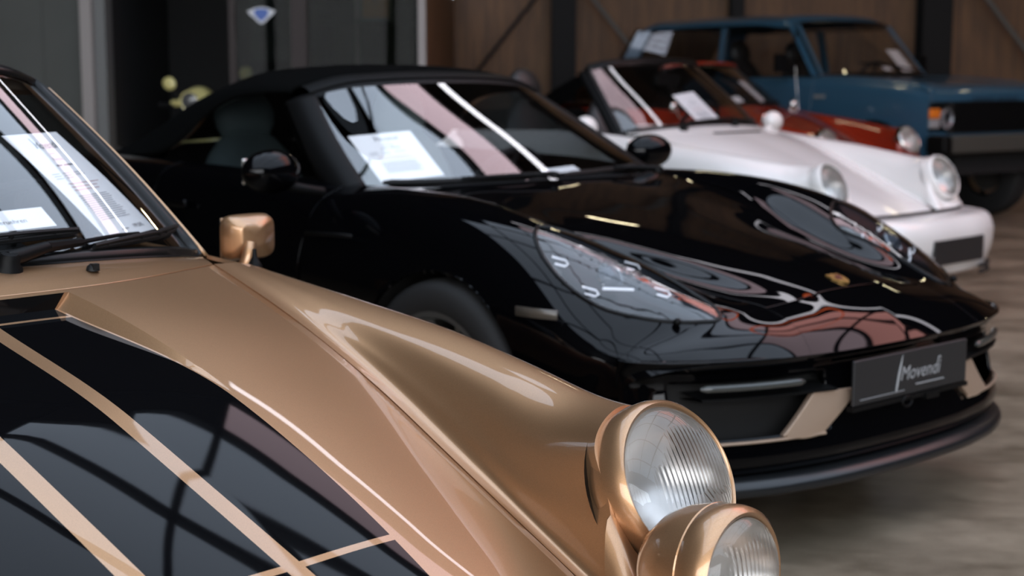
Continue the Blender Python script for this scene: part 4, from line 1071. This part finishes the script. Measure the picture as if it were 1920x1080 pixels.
for sd in (1, -1):
    for nm, s0, s1, gp in (('fender', 0, 3, (0, g, 0, 0)), ('door', 3, 4, (g, g, 0, 0)), ('rear_quarter', 4, 8, (g, 0, 0, 0))):
        b = MB(); b.grid(SU.panel(s0, s1, .9 if nm == 'fender' else 0, 6, 50, 40, gap=gp), ref=refU)
        b.arch(0, .42, .46, .5); b.arch(-2.54, .42, .46, .5)
        if sd < 0: b = b.flipped()
        o = b.build(nm, M['blue_paint'], ub, solid=.012, bevel=.003, angle=35)
        if nm == 'fender':
            q = MB(); q.box((-.604, sd * .872, 1.07), (.12, .012, .030)); q.build('side_badge', M['post_mid'] if 'post_mid' in M else M['alu'], o)
            q = MB(); q.tube([(.47 * math.cos(a), sd * .874, .42 + .47 * math.sin(a)) for a in np.linspace(.1, PI - .1, 24)], .012, 8); q.build('arch_lip', M['blue_paint'], o)
        if nm == 'door':
            q = MB(); q.box((-1.75, sd * .875, 1.02), (.15, .02, .035)); q.build('door_handle', M['plastic'], o, bevel=.005)
            q = MB(); q.box((-.98, sd * .965, 1.36), (.05, .13, .16)); q.tube([(-.96, sd * .92, 1.33), (-.92, sd * .80, 1.26)], .010, 8); q.build('door_mirror', M['plastic'], o, bevel=.012)
    # front corner, indicator, headlamp
    b = MB(); b.box((.458, sd * .70, .90), (.06, .27, .27)); b.build('lamp_panel', M['matte'], ub, bevel=.01)
    b = MB(); b.box((.530, sd * .765, .940), (.05, .125, .080)); io = b.build('indicator', M['orange_lens'], ub, bevel=.008)
    b = MB(); b.box((.530, sd * .765, .858), (.05, .125, .075)); b.build('side_light', M['grey_lens'], io, bevel=.008)
    c = Vector((.552, sd * .615, .900)); b = MB(); b.lathe([(.100, -.03), (.100, .0), (.092, .004), (.090, .0)], c, (1, 0, 0), 40); h_ = b.build('headlight', M['plastic'], ub)
    b = MB(); b.lathe([(.090, .0), (.075, .014), (.05, .022), (.0005, .028)], c, (1, 0, 0), 36); b.build('lens', M['clear'], h_)
    b = MB(); b.lathe([(.090, -.002), (.07, -.03), (.04, -.05), (.0005, -.058)], c, (1, 0, 0), 36); b.build('reflector', M['reflector'], h_)
    # pillars, glass
    A0, A1 = np.array([-.735, sd * .745, 1.245]), np.array([-1.125, sd * .655, 1.715])
    b = MB(); b.prism([tuple(A0 + [.03, sd * -.01, 0]), tuple(A1 + [.035, sd * -.01, 0]), tuple(A1 + [-.055, sd * .02, 0]), tuple(A0 + [-.065, sd * .02, 0])], (0, -sd * .045, .0)); b.build('windscreen_pillar', M['blue_paint'], ub, bevel=.008, recalc=True)
    for nm, x0, x1, w_ in (('door_pillar', -1.96, -1.98, .075), ('rear_pillar', -3.36, -3.10, .22)):
        b = MB(); b.prism([(x0 + w_ / 2, sd * .765, 1.235), (x1 + w_ / 2, sd * .670, 1.70), (x1 - w_ / 2, sd * .670, 1.70), (x0 - w_ / 2, sd * .765, 1.235)], (0, -sd * .03, 0)); b.build(nm, M['blue_paint'], ub, bevel=.006, recalc=True)
    for nm, q in (('side_window', [(-.80, 1.24), (-1.17, 1.69), (-1.94, 1.69), (-1.93, 1.24)]), ('quarter_window', [(-2.0, 1.24), (-2.02, 1.69), (-3.0, 1.69), (-3.26, 1.24)])):
        b = MB(); yo = lambda z: .757 - (z - 1.235) * .205
        V = []; n_ = 6
        (xa, za), (xb, zb), (xc, zc), (xd, zd) = q
        b.grid([[(xa + (xb - xa) * t + ((xd + (xc - xd) * t) - (xa + (xb - xa) * t)) * s_, sd * yo(za + (zb - za) * t), za + (zb - za) * t) for t in np.linspace(0, 1, n_)] for s_ in np.linspace(0, 1, 8)], ref=(-1.8, 0, 1.4))
        wo = b.build(nm, M['glass_rr'] if 'glass_rr' in M else M['glass'], ub)
        k_ = MB(); k_.tube([(x, sd * (yo(z) + .002), z) for x, z in q], .011, 6, closed=True); k_.build('window_seal', M['seal'], wo)
        if nm == 'side_window':
            k_ = MB(); k_.box((-1.06, sd * .716, 1.455), (.016, .014, .43), rot=Matrix.Rotation(sd * rad(11.5), 3, 'X')); k_.build('quarterlight_bar', M['seal'], wo)
b = MB(); b.grid(UG.ev(np.linspace(0, 2, 12), np.linspace(0, 6, 24)), ref=(-2, 0, 1)); b.build('windscreen', M['glass'], ub)
loop = [tuple(p) for p in np.concatenate([UG.ev([0], np.linspace(0, 6, 20))[0], UG.ev(np.linspace(.2, 1.8, 8), [6])[:, 0], UG.ev([2], np.linspace(6, 0, 20))[0], UG.ev(np.linspace(1.8, .2, 8), [0])[:, 0]])]
b = MB(); b.tube(loop, .014, 8, closed=True); b.build('windscreen_seal', M['seal'], ub)
rr_ = []
for x, z, h_ in ((-1.045, 1.752, .0), (-1.10, 1.785, 0), (-1.35, 1.808, 0), (-2.0, 1.816, 0), (-2.7, 1.806, 0), (-3.12, 1.780, 0), (-3.22, 1.735, 0)):
    rr_.append([(x - .10 * (y / .66) ** 2 * (1 if x > -1.5 else 0), y, z + dz_) for y, dz_ in ((0, 0), (.3, -.004), (.52, -.018), (.62, -.045), (.668, -.075), (.680, -.100 if x < -1.06 else -.06))])
b = MB(); b.grid(Surf([mir_row(r) for r in rr_]).ev(np.linspace(0, 6, 50), np.linspace(0, 10, 50)), ref=(-2, 0, 1)); b.build('roof', M['blue_paint'], ub, solid=.02, bevel=.004, angle=50)
b = MB(); b.grid([[(x - .0, y, z) for z, x in ((1.24, -3.62), (1.5, -3.45), (1.72, -3.25))] for y in np.linspace(-.66, .66, 8)], ref=(0, 0, 1)); b.build('rear_window', M['side_glass'], ub)
b = MB(); b.box((-3.69, 0, .85), (.05, 1.6, .75)); b.build('tailgate', M['blue_paint'], ub, bevel=.02)
b = MB(); b.box((.505, 0, .905), (.05, 1.15, .27)); gr = b.build('grille', M['matte'], ub)
for k_ in range(26):
    y = -.49 + k_ * .98 / 25
    b = MB(); b.box((.538, y, .905), (.018, .012, .245)); b.build('grille_bar', M['plastic'], gr)
b = MB(); b.box((.49, 0, .765), (.07, 1.64, .05)); b.build('front_apron', M['blue_paint'], ub, bevel=.01)
b = MB(); b.box((.685, 0, .690), (.11, 1.56, .145)); bo_ = b.build('front_bumper', mat('grey_black_bumper', (.055, .054, .045), .55), ub, bevel=.02)
for sd in (1, -1):
    b = MB(); b.box((.655, sd * .835, .690), (.20, .12, .155)); b.build('bumper_end', M['plastic'], bo_, bevel=.03)
for sd in (1, -1):
    for X in (0, -2.54): wheel(ub, X, sd * .745, sd, .375, .205, .215, 3, M['alu'])
wiperU = MB(); wiperU.tube([UG.ev([.04], [4.9])[0, 0] + [.02, 0, .02], UG.ev([.28], [3.2])[0, 0] + [.02, 0, .02], UG.ev([.33], [2.2])[0, 0] + [.02, 0, .02]], .010, 8); wiperU.build('wiper', M['plastic'], ub)
b = MB(); b.box((-1.5, 0, .52), (4.2, 1.1, .18)); b.box((-1.27, 0, .52), (1.5, 1.62, .12)); b.box((-.66, 0, .8), (.05, 1.55, .75)); b.box((.1, 0, .75), (.7, 1.0, .4)); b.box((-3.2, 0, .75), (.8, 1.5, .3)); b.box((-1.9, 0, .56), (2.4, 1.5, .06))
for sd in (1, -1):
    for X in (0, -2.54): wheelhouse(b, X, sd * .60, sd * .85, .42, .47)
b.build('underbody', M['matte'], ub, smooth=False)
b = MB(); b.box((-.88, 0, 1.18), (.42, 1.42, .10)); b.box((-1.02, 0, 1.02), (.12, 1.42, .25)); b.build('dashboard', M['interior'], ub, bevel=.03)
seats(ub, -1.75, .72, M['leather'], ys=(.38, -.38), w=.26)
seats(ub, -2.75, .72, M['leather'], ys=(.36, -.36), w=.33, head=False)
steering(ub, (-1.10, .38, 1.20), .2, M['interior'])
P_, V_ = loc3(ub.matrix_basis)
paper('price_sheet', 'white price sheet behind the blue off-road car windscreen', P_(-.705, .375, 1.290), V_(-.06, .255, 0), V_(-.188, .018, .198), .24, .27, lines=False, header=False)
paper('notice_card', 'small pale card lying low in the blue off-road car windscreen', P_(-.70, .12, 1.300), V_(-.02, .13, 0), V_(-.05, 0, .035), .13, .055, cat='card', lines=False, header=False)

# ------------------------------------------------------------------ the scooter in the dark store opening
M['yellow'] = mat('pale_yellow_paint', (.80, .70, .28), .3, coat=.6)
so = thing('motor_scooter', 'pale yellow motor scooter with round headlight standing in the dark opening', 'scooter', (-2.353, 12.06, 0), rad(-101.5))
# local: x forward, y left
b = MB(); sh = []
for z, w_, x in ((.30, .16, .30), (.45, .21, .33), (.62, .235, .31), (.78, .24, .28), (.90, .20, .25), (.98, .10, .22)):
    sh.append([(x - .10 * (y / .22) ** 2, y * w_ / .2, z) for y in np.linspace(-.2, .2, 11)])
b.grid(sh, ref=(-.5, 0, .5)); leg = b.build('leg_shield', M['yellow'], so, solid=.02)
b = MB(); b.ell((.25, 0, 1.065), (.19, .10, .10), 22, 14); b.tube(curve([(.16, -.26, 1.03), (.2, -.12, 1.04), (.22, 0, 1.04), (.2, .12, 1.04), (.16, .26, 1.03)], 16), .028, 10); hb_ = b.build('handlebar', M['yellow'], so)
c = Vector((.432, 0, 1.055)); b = MB(); b.lathe([(.074, -.05), (.080, 0), (.076, .012), (.066, .010)], c, (1, 0, -.08), 30); hl_ = b.build('headlight', M['yellow'], hb_)
b = MB(); b.lathe([(.067, .008), (.05, .018), (.0005, .024)], c, (1, 0, -.08), 26); b.build('lens', mat('dim_lamp_glass', (.10, .10, .10), .1, coat=1), hl_) if False else b.build('headlight_lens', mat('dim_lamp_glass', (.10, .10, .10), .1, coat=1), hb_)
for sd in (1, -1):
    b = MB(); b.tube([(.17, sd * .24, 1.02), (.15, sd * .38, 1.01)], .018, 10); b.tube([(.17, sd * .2, 1.02), (.24, sd * .33, 1.03)], .007, 6); b.ell((.24, sd * .33, 1.03), (.012, .012, .012), 10, 6); b.build('grip', M['chrome'] if False else M['rubber'], hb_)
    b = MB(); b.tube([(.2, sd * .15, 1.03), (.19, sd * .22, 1.12), (.18, sd * .26, 1.18 + .03 * sd)], .007, 8); st_ = b.build('mirror_stem', M['chrome'], so)
    b = MB(); b.ell((.18, sd * .315 + .04, 1.225 + .04 * sd), (.022, .055, .050), 18, 12, rot=Matrix.Rotation(sd * .5, 3, 'X')); b.build('mirror', M['yellow'], st_)
b = MB(); b.ell((-.50, 0, .50), (.36, .20, .24), 24, 14); b.box((-.05, 0, .24), (.6, .28, .05)); b.build('body', M['yellow'], so)
b = MB(); b.ell((-.42, 0, .77), (.36, .14, .07), 22, 12); b.build('saddle', M['leather'], so)
b = MB(); b.ell((.42, 0, .38), (.22, .07, .12), 20, 10); b.build('front_mudguard', M['yellow'], so)
for X in (.42, -.70): wheel(so, X, 0, 1, .215, .09, .12, 5, M['alu'])
b = MB(); b.tube([(.40, 0, .24), (.28, 0, .95)], .03, 10); b.build('steering_column', M['yellow'], so)
# ------------------------------------------------------------------ the hall
def st(name, b, m, **k):
    return tag(b.build(name, m, None, smooth=k.pop('smooth', False), **k), kind='structure')

def floor_mat():
    m = bpy.data.materials.new('polished_concrete'); m.use_nodes = True; nt = m.node_tree; b = nt.nodes['Principled BSDF']; x = NX(nt)
    tc = nt.nodes.new('ShaderNodeTexCoord'); mp = nt.nodes.new('ShaderNodeMapping'); nt.links.new(tc.outputs['Object'], mp.inputs[0])
    mp.inputs['Rotation'].default_value = (0, 0, rad(35)); mp.inputs['Scale'].default_value = (1, 1.5, 1)
    n1 = nt.nodes.new('ShaderNodeTexNoise'); n1.inputs['Scale'].default_value = 1.3; n1.inputs['Detail'].default_value = 6; n1.inputs['Roughness'].default_value = .62
    n2 = nt.nodes.new('ShaderNodeTexNoise'); n2.inputs['Scale'].default_value = 9; n2.inputs['Detail'].default_value = 5
    n3 = nt.nodes.new('ShaderNodeTexNoise'); n3.inputs['Scale'].default_value = 160; n3.inputs['Detail'].default_value = 2
    for n in (n1, n2): nt.links.new(mp.outputs[0], n.inputs['Vector'])
    nt.links.new(tc.outputs['Object'], n3.inputs['Vector'])
    f = x.m('ADD', x.m('ADD', x.m('MULTIPLY', n1.outputs['Fac'], .62), x.m('MULTIPLY', n2.outputs['Fac'], .26)), x.m('MULTIPLY', n3.outputs['Fac'], .12))
    rp = nt.nodes.new('ShaderNodeValToRGB'); nt.links.new(f, rp.inputs[0])
    e = rp.color_ramp.elements; e[0].position = .36; e[0].color = (.082, .062, .040, 1); e[1].position = .64; e[1].color = (.29, .235, .168, 1)
    nt.links.new(rp.outputs[0], b.inputs['Base Color'])
    nt.links.new(x.m('MULTIPLY_ADD', n1.outputs['Fac'], .3, .22), b.inputs['Roughness'])
    b.inputs['Specular IOR Level'].default_value = .45
    return m
def wood_mat():
    m = bpy.data.materials.new('brown_wood_board'); m.use_nodes = True; nt = m.node_tree; b = nt.nodes['Principled BSDF']; x = NX(nt)
    tc = nt.nodes.new('ShaderNodeTexCoord'); mp = nt.nodes.new('ShaderNodeMapping'); nt.links.new(tc.outputs['Object'], mp.inputs[0]); mp.inputs['Scale'].default_value = (7, 7, .7)
    n = nt.nodes.new('ShaderNodeTexNoise'); n.inputs['Scale'].default_value = 3; n.inputs['Detail'].default_value = 6; nt.links.new(mp.outputs[0], n.inputs['Vector'])
    rp = nt.nodes.new('ShaderNodeValToRGB'); nt.links.new(n.outputs['Fac'], rp.inputs[0])
    e = rp.color_ramp.elements; e[0].position = .35; e[0].color = (.085, .040, .014, 1); e[1].position = .68; e[1].color = (.16, .078, .028, 1)
    sp = nt.nodes.new('ShaderNodeSeparateXYZ'); nt.links.new(tc.outputs['Object'], sp.inputs[0])
    fr = x.m('FRACT', x.m('DIVIDE', x.m('ADD', sp.outputs[0], sp.outputs[1]), 1.25)); ln = x.m('LESS_THAN', fr, .008)
    nt.links.new(x.mixc(ln, rp.outputs[0], (.02, .01, .006)), b.inputs['Base Color'])
    b.inputs['Roughness'].default_value = .6
    return m
M['floor'] = floor_mat(); M['wood'] = wood_mat()
M['steel_dark'] = mat('dark_steel', (.005, .005, .005), .6, spec=.2)
M['steel_grey'] = mat('grey_steel', (.10, .095, .085), .5)
M['roof_dark'] = mat('dark_roof_sheet', (.030, .030, .031), .7)
M['wall_dark'] = mat('dark_wall', (.020, .019, .018), .8)
M['panel_grey'] = mat('grey_wall_panel', (.048, .052, .045), .6, noise=(3, .6, (.058, .062, .055)))
M['post_pale'] = mat('pale_grey_post', (.27, .245, .23), .5)
M['post_mid'] = mat('grey_post', (.12, .125, .12), .5)
M['frame_brown'] = mat('dark_brown_frame', (.018, .009, .007), .6)
M['office_wall'] = mat('office_grey', (.055, .06, .052), .8)
M['office_glass'] = thin_glass('office_glass', (.5, .52, .51), .08, 1.5)
M['sky_blue'] = mat('daylight_panel_blue', (.3, .3, .3), .6, emit=(.42, .50, .62), strength=2.4)
M['tint_mauve'] = mat('added_tint_panel_mauve', (.3, .3, .3), .6, emit=(.62, .47, .53), strength=2.4)  # made-up mauve tint, colours the reflections in the cars
M['tint_pink'] = mat('added_tint_panel_rose', (.3, .3, .3), .6, emit=(.95, .42, .38), strength=2.4)  # made-up rose tint, adds pink to the reflections in the cars
M['sky_white'] = mat('daylight_strip', (.5, .5, .5), .6, emit=(.92, .90, .98), strength=3.4)
M['side_glow'] = mat('added_glow_slat', (.3, .3, .3), .6, emit=(.72, .78, .95), strength=3.)  # glow for the added slats high on the side wall
M['sky_front'] = mat('daylight_front_pane', (.3, .3, .3), .6, emit=(.80, .82, .86), strength=4.4)
M['led_warm'] = mat('warm_tube', (.8, .8, .7), .4, emit=(1., .86, .55), strength=22.)
M['neon'] = mat('orange_neon', (.8, .2, .1), .4, emit=(1., .16, .04), strength=2.2)

HALL_H = 6.2
b = MB(); b.box((2, 5, -.05), (30, 28, .1)); st('floor', b, M['floor'])
b = MB(); b.box((2, 17.55, 3.2), (30, .2, 6.6)); st('wall_back', b, M['wood'])
b = MB(); b.box((-11, 5, 3.2), (.2, 25.2, 6.6)); st('wall_left', b, M['wall_dark'])
b = MB(); b.box((15, 5, 3.2), (.2, 25.2, 6.6)); st('wall_right', b, M['wall_dark'])
b = MB(); b.box((2, -8, 3.2), (30, .2, 6.6)); st('wall_front', b, M['wall_dark'])

# roof with daylight panels: bays of panes, some with an added pink tint, between dark bars, then a bright ridge strip
SKY_X = [-3.0, -1.5, 0.0, 3.0, 6.0, 9.0, 12.0]            # bay edges
SKY_Y = [-4.0, -1.4, 1.2, 3.6, 5.8, 7.3, 8.2, 9.15]
bar = .06
b = MB()
x0, x1, y0, y1 = SKY_X[0], SKY_X[-1], SKY_Y[0], SKY_Y[-1]
b.box((2, (17.6 + 10.0) / 2, HALL_H + .1), (30, 17.6 - 10.0, .2)); b.box((2, (y0 - 8) / 2, HALL_H + .1), (30, y0 + 8, .2))
b.box(((x0 - 13) / 2, (y0 + 10.0) / 2, HALL_H + .1), (x0 + 13, 10.0 - y0, .2)); b.box(((x1 + 17) / 2, (y0 + 10.0) / 2, HALL_H + .1), (17 - x1, 10.0 - y0, .2))
b.box(((x0 + x1) / 2, (y1 + 9.69) / 2, HALL_H + .1), (x1 - x0, 9.69 - y1, .2))
b.box(((x0 + x1) / 2, 10.035, HALL_H + .1), (x1 - x0, .07, .2))
b.box((x0 / 2, 9.85, HALL_H + .1), (-x0, .40, .2)); st('ceiling', b, M['roof_dark'])
n = 0
for i in range(len(SKY_X) - 1):
    for j in range(len(SKY_Y) - 1):
        n += 1
        b = MB(); w, d = SKY_X[i+1] - SKY_X[i], SKY_Y[j+1] - SKY_Y[j]
        b.box((SKY_X[i] + w/2, SKY_Y[j] + d/2, HALL_H + .10), (w, d, .05))
        k = 'sky_blue' if j < 5 else ('tint_mauve' if j < 6 else 'tint_pink')
        if j == 4 and SKY_X[i] > 2.5: k = 'tint_mauve'
        if SKY_X[i] < -.1 and j > 5: k = 'roof_dark'
        if SKY_X[i] < 2.9 and j == 5: k = 'sky_blue'
        if SKY_X[i] < -1.6 and j > 4: k = 'roof_dark'
        if j == 6 and -.1 < SKY_X[i] < 1: k = 'tint_mauve'
        if j == 5 and SKY_X[i] > 2.9: k = 'tint_pink'
        st('window_%d' % n, b, M[k])
b = MB(); b.box((x1 / 2, 9.85, HALL_H + .12), (x1, .32, .05)); st('window_%d' % (n + 1), b, M['sky_white'])
k = 0
for X in SKY_X:
    k += 1; b = MB(); b.box((X, (y0 + 9.2) / 2, HALL_H - .02), (bar, 9.2 - y0, .18)); st('trim_%d' % k, b, M['steel_dark'])
for j, Y in enumerate(SKY_Y):
    k += 1; b = MB(); t = .09
    b.box(((x0 + x1) / 2, Y, HALL_H + .0), (x1 - x0, t, .14)); st('trim_%d' % k, b, M['steel_dark'])

for i in range(7):
    n += 1; b = MB(); b.box((-8.4 + 2.4 * i, -7.86, 3.35), (2.2, .06, 4.3)); st('window_%d' % n, b, M['sky_front'])
# steel columns and braces in front of the back wall
def zat(v, Y): return 1.22 + Y * math.tan(math.atan((540 - v) / 2860) - rad(7.8))
for X0, X1 in ((.44, .71), (2.43, 2.57), (4.54, 4.87), (-3.2, -2.9), (7.6, 7.9)):
    k += 1; b = MB(); w = X1 - X0; X = (X0 + X1) / 2
    b.box((X, 17.10, 3.1), (w, .022, 6.2)); b.box((X, 17.40, 3.1), (w, .022, 6.2)); b.box((X, 17.25, 3.1), (.016, .28, 6.2))
    st('trim_%d' % k, b, M['steel_dark'])
for (xa, za, xb, zb, r, m_) in ((.62, 2.56, -1.4, .04, .022, 'steel_dark'), (.74, 2.30, 2.55, .03, .026, 'steel_grey'), (4.9, 2.55, 6.9, .08, .030, 'steel_grey'), (2.4, 4.2, .75, 6.1, .03, 'steel_grey'), (2.6, 4.2, 4.5, 6.1, .03, 'steel_grey')):
    k += 1; b = MB(); b.tube([(xa, 17.18, za), (xb, 17.18, zb)], r, 10); st('trim_%d' % k, b, M[m_], smooth=True)

# office front on the left
YO = 11.4; OH = 2.5
def obox(xa, xb, z0, z1, y0=YO, y1=YO + .08): 
    b = MB(); b.box(((xa + xb) / 2, (y0 + y1) / 2, (z0 + z1) / 2), (xb - xa, y1 - y0, z1 - z0)); return b
b = obox(-10.9, -3.46, 0, OH); b.box((-3.32, YO + .035, OH / 2), (.275, .07, OH)); st('wall_office', b, M['panel_grey'])
k += 1; b = obox(-3.17, -3.085, 0, OH, YO - .06, YO + .1); st('trim_%d' % k, b, M['post_pale'])
k += 1; b = obox(-3.085, -3.0, 0, OH, YO + .0, YO + .2); st('trim_%d' % k, b, M['post_mid'])
k += 1; b = obox(-2.09, -2.04, 0, OH, YO, YO + .06); b.box((-1.57, YO + .03, OH / 2), (.115, .10, OH)); b.box((-1.05, YO + .03, OH - .05), (.9, .06, .1)); b.box((-1.83, YO + .03, OH - .05), (.4, .06, .1)); st('trim_%d' % k, b, M['frame_brown'])
k += 1; b = obox(-.715, -.69, 0, OH, YO, YO + .1); st('trim_%d' % k, b, M['steel_dark'])
k += 1; b = obox(-.69, -.637, 0, OH, YO - .05, YO + .12); st('trim_%d' % k, b, M['post_pale'])
b = MB(); b.box((-.68, (YO + 17.4) / 2 + .05, OH / 2), (.06, 17.4 - YO - .15, OH)); st('wall_side', b, M['wood'])
for i in range(5):
    n += 1; b = MB(); b.box((-.655, 16.35, 2.13 + .075 * i), (.03, 1.3, .055)); st('window_%d' % (n + 10), b, M['side_glow'])  # unseen glowing slats added for the striped reflection in the off-road car's glass
b = obox(-10.9, -.65, OH, OH + .12, YO - .02, 17.4); st('ceiling_office', b, M['roof_dark'])
b = obox(-2.04, -1.63, .06, OH - .1, YO + .02, YO + .03); st('door_1', b, M['office_glass'])
n += 2; b = obox(-1.51, -.72, .5, OH - .1, YO + .02, YO + .03); st('window_%d' % n, b, M['office_glass'])
b = obox(-1.51, -.72, 0, .5); st('wall_parapet', b, M['frame_brown'])
b = obox(-3.3, -.7, 0, OH, 13.6, 13.66); st('wall_office_rear', b, M['office_wall'])
b = MB(); b.box((-1.585, 12.5, OH / 2), (.05, 2.1, OH)); st('wall_partition', b, M['wall_dark'])
b = obox(-3.0, -1.6, 0, OH, 13.5, 13.56); st('wall_store', b, M['matte'])
b = MB(); b.box((-3.03, 12.5, OH / 2), (.05, 2.0, OH)); st('wall_store_side', b, M['matte'])
b = obox(-2.03, -1.63, 1.36, OH, 12.0, 12.03); st('wall_added_board', b, mat('grey_board', (.045, .052, .05), .7))  # added board giving the door glass its grey upper tone
# blue winged sticker on the glass door
def pat(pts, z): return pts
t = thing('door_sticker', 'small blue and white winged sticker on the glass door', 'sticker', (-1.848, YO + .012, 1.685))
wing = [(-.105, .035), (-.075, .040), (-.055, .052), (0, .062), (.055, .052), (.075, .040), (.105, .035), (.085, .005), (.055, -.018), (.03, -.045), (0, -.065), (-.03, -.045), (-.055, -.018), (-.085, .005)]
b = MB(); b.prism([(x, 0, z) for x, z in wing], (0, -.002, 0)); b.build('wings', mat('sticker_white', (.62, .64, .66), .5), t, smooth=False)
sh = [(-.052, .042), (0, .050), (.052, .042), (.048, 0), (.02, -.028), (0, -.044), (-.02, -.028), (-.048, 0)]
b = MB(); b.prism([(x, -.002, z) for x, z in sh], (0, -.002, 0)); b.build('shield', mat('sticker_blue', (.06, .13, .42), .5), t, smooth=False)
# things in the office
t = thing('shelf', 'pale shelf with slim white post inside the office window', 'shelf', (-1.2, 12.6, 0))
b = MB(); b.box((-.06, 0, .95), (.030, .030, 1.9)); b.build('post', M['post_pale'], t, smooth=False)
for z in (.9, 1.68): 
    b = MB(); b.box((0, .1, z), (.9, .3, .025)); b.build('board', M['office_wall'], t, smooth=False)
t = thing('picture', 'tan picture in pale frame standing on the office shelf', 'picture', (-1.12, 12.72, 1.695))
b = MB(); b.box((0, 0, .13), (.26, .02, .26)); b.build('picture_frame', M['post_mid'], t, smooth=False)
b = MB(); b.box((0, -.011, .13), (.21, .004, .215)); b.box((0, -.014, .16), (.03, .002, .03), mi=1); b.build('print', [mat('tan_print', (.30, .17, .07), .7), mat('brown_print', (.08, .04, .02), .7)], t, smooth=False)
b = MB(); b.lathe([(.0005, 0), (.03, 0), (.034, .06), (.03, .12), (.014, .15), (.014, .19), (.0005, .19)], (-1.62 + .34, 12.55, .9125 + .35), (0, 0, 1), 16)

# lamps
t = thing('added_ceiling_lamp', 'added flat ceiling lamp, out of view, brightening the grey office', 'lamp', (-1.12, 12.5, OH)); b = MB(); b.box((0, 0, -.015), (.75, .25, .03)); b.build('housing', M['steel_grey'], t); b = MB(); b.box((0, 0, -.033), (.70, .21, .006)); b.build('diffuser', mat('added_office_glow', (.8, .8, .8), .5, emit=(.9, .95, .85), strength=4.), t)  # unseen lamp added to lift the dark office interior
for i, (X, Y, Z, L, ang) in enumerate([(1.4, 14.2, 4.6, .5, -.5), (5.6, 14.2, 4.6, .5, -.5), (9.8, 14.2, 4.6, .5, -.5)]):
    wn = ['left', 'middle left', 'middle right']
    t = thing('strip_lamp', 'long warm strip lamp hanging from the dark roof beyond the daylight panels', 'lamp', (X, Y, Z), ang, 'strip lamps under the dark roof')
    b = MB(); b.box((0, 0, .03), (L + .04, .10, .05)); b.build('housing', M['steel_grey'], t, bevel=.005)
    b = MB(); b.box((0, 0, 0), (L, .09, .012)); b.build('tube', M['led_warm'], t)
    for s_ in (-.2, .2):
        b = MB(); b.tube([(s_, 0, .05), (s_, 0, HALL_H - Z)], .004, 6); b.build('hanging_wire', M['steel_grey'], t)
t = thing('ring_lamp', 'large orange neon ring hanging under the daylight panels', 'lamp', (3.2, 7.6, 5.3))
b = MB(); b.tube([(1.0 * math.cos(a), 1.0 * math.sin(a), 0) for a in np.linspace(0, 2 * PI, 65)[:-1]], .03, 10, closed=True); b.build('tube', M['neon'], t)
for a in (0, 2.1, 4.2):
    b = MB(); b.tube([(math.cos(a), math.sin(a), .04), (0, 0, HALL_H - 5.35)], .004, 6); b.build('hanging_wire', M['steel_grey'], t)

# ------------------------------------------------------------------ world, camera
w = bpy.data.worlds.new('World'); SC.world = w; w.use_nodes = True
w.node_tree.nodes['Background'].inputs[0].default_value = (.5, .55, .65, 1); w.node_tree.nodes['Background'].inputs[1].default_value = .0
cd = bpy.data.cameras.new('Camera'); cam = bpy.data.objects.new('Camera', cd); COL.objects.link(cam); SC.camera = cam
cam.location = (0, 0, 1.22); cam.rotation_euler = (rad(90 - 7.8), 0, 0)
cd.sensor_width = 36; cd.lens = 2860 / 1920 * 36; cd.clip_start = .05; cd.clip_end = 100
cd.dof.use_dof = True; cd.dof.focus_distance = 2.25; cd.dof.aperture_fstop = 4.6; cd.dof.aperture_blades = 9
SC.view_settings.view_transform = 'Standard'; SC.view_settings.look = 'None'; SC.view_settings.gamma = 1; SC.view_settings.use_curve_mapping = False
SC.view_settings.exposure = 0.7
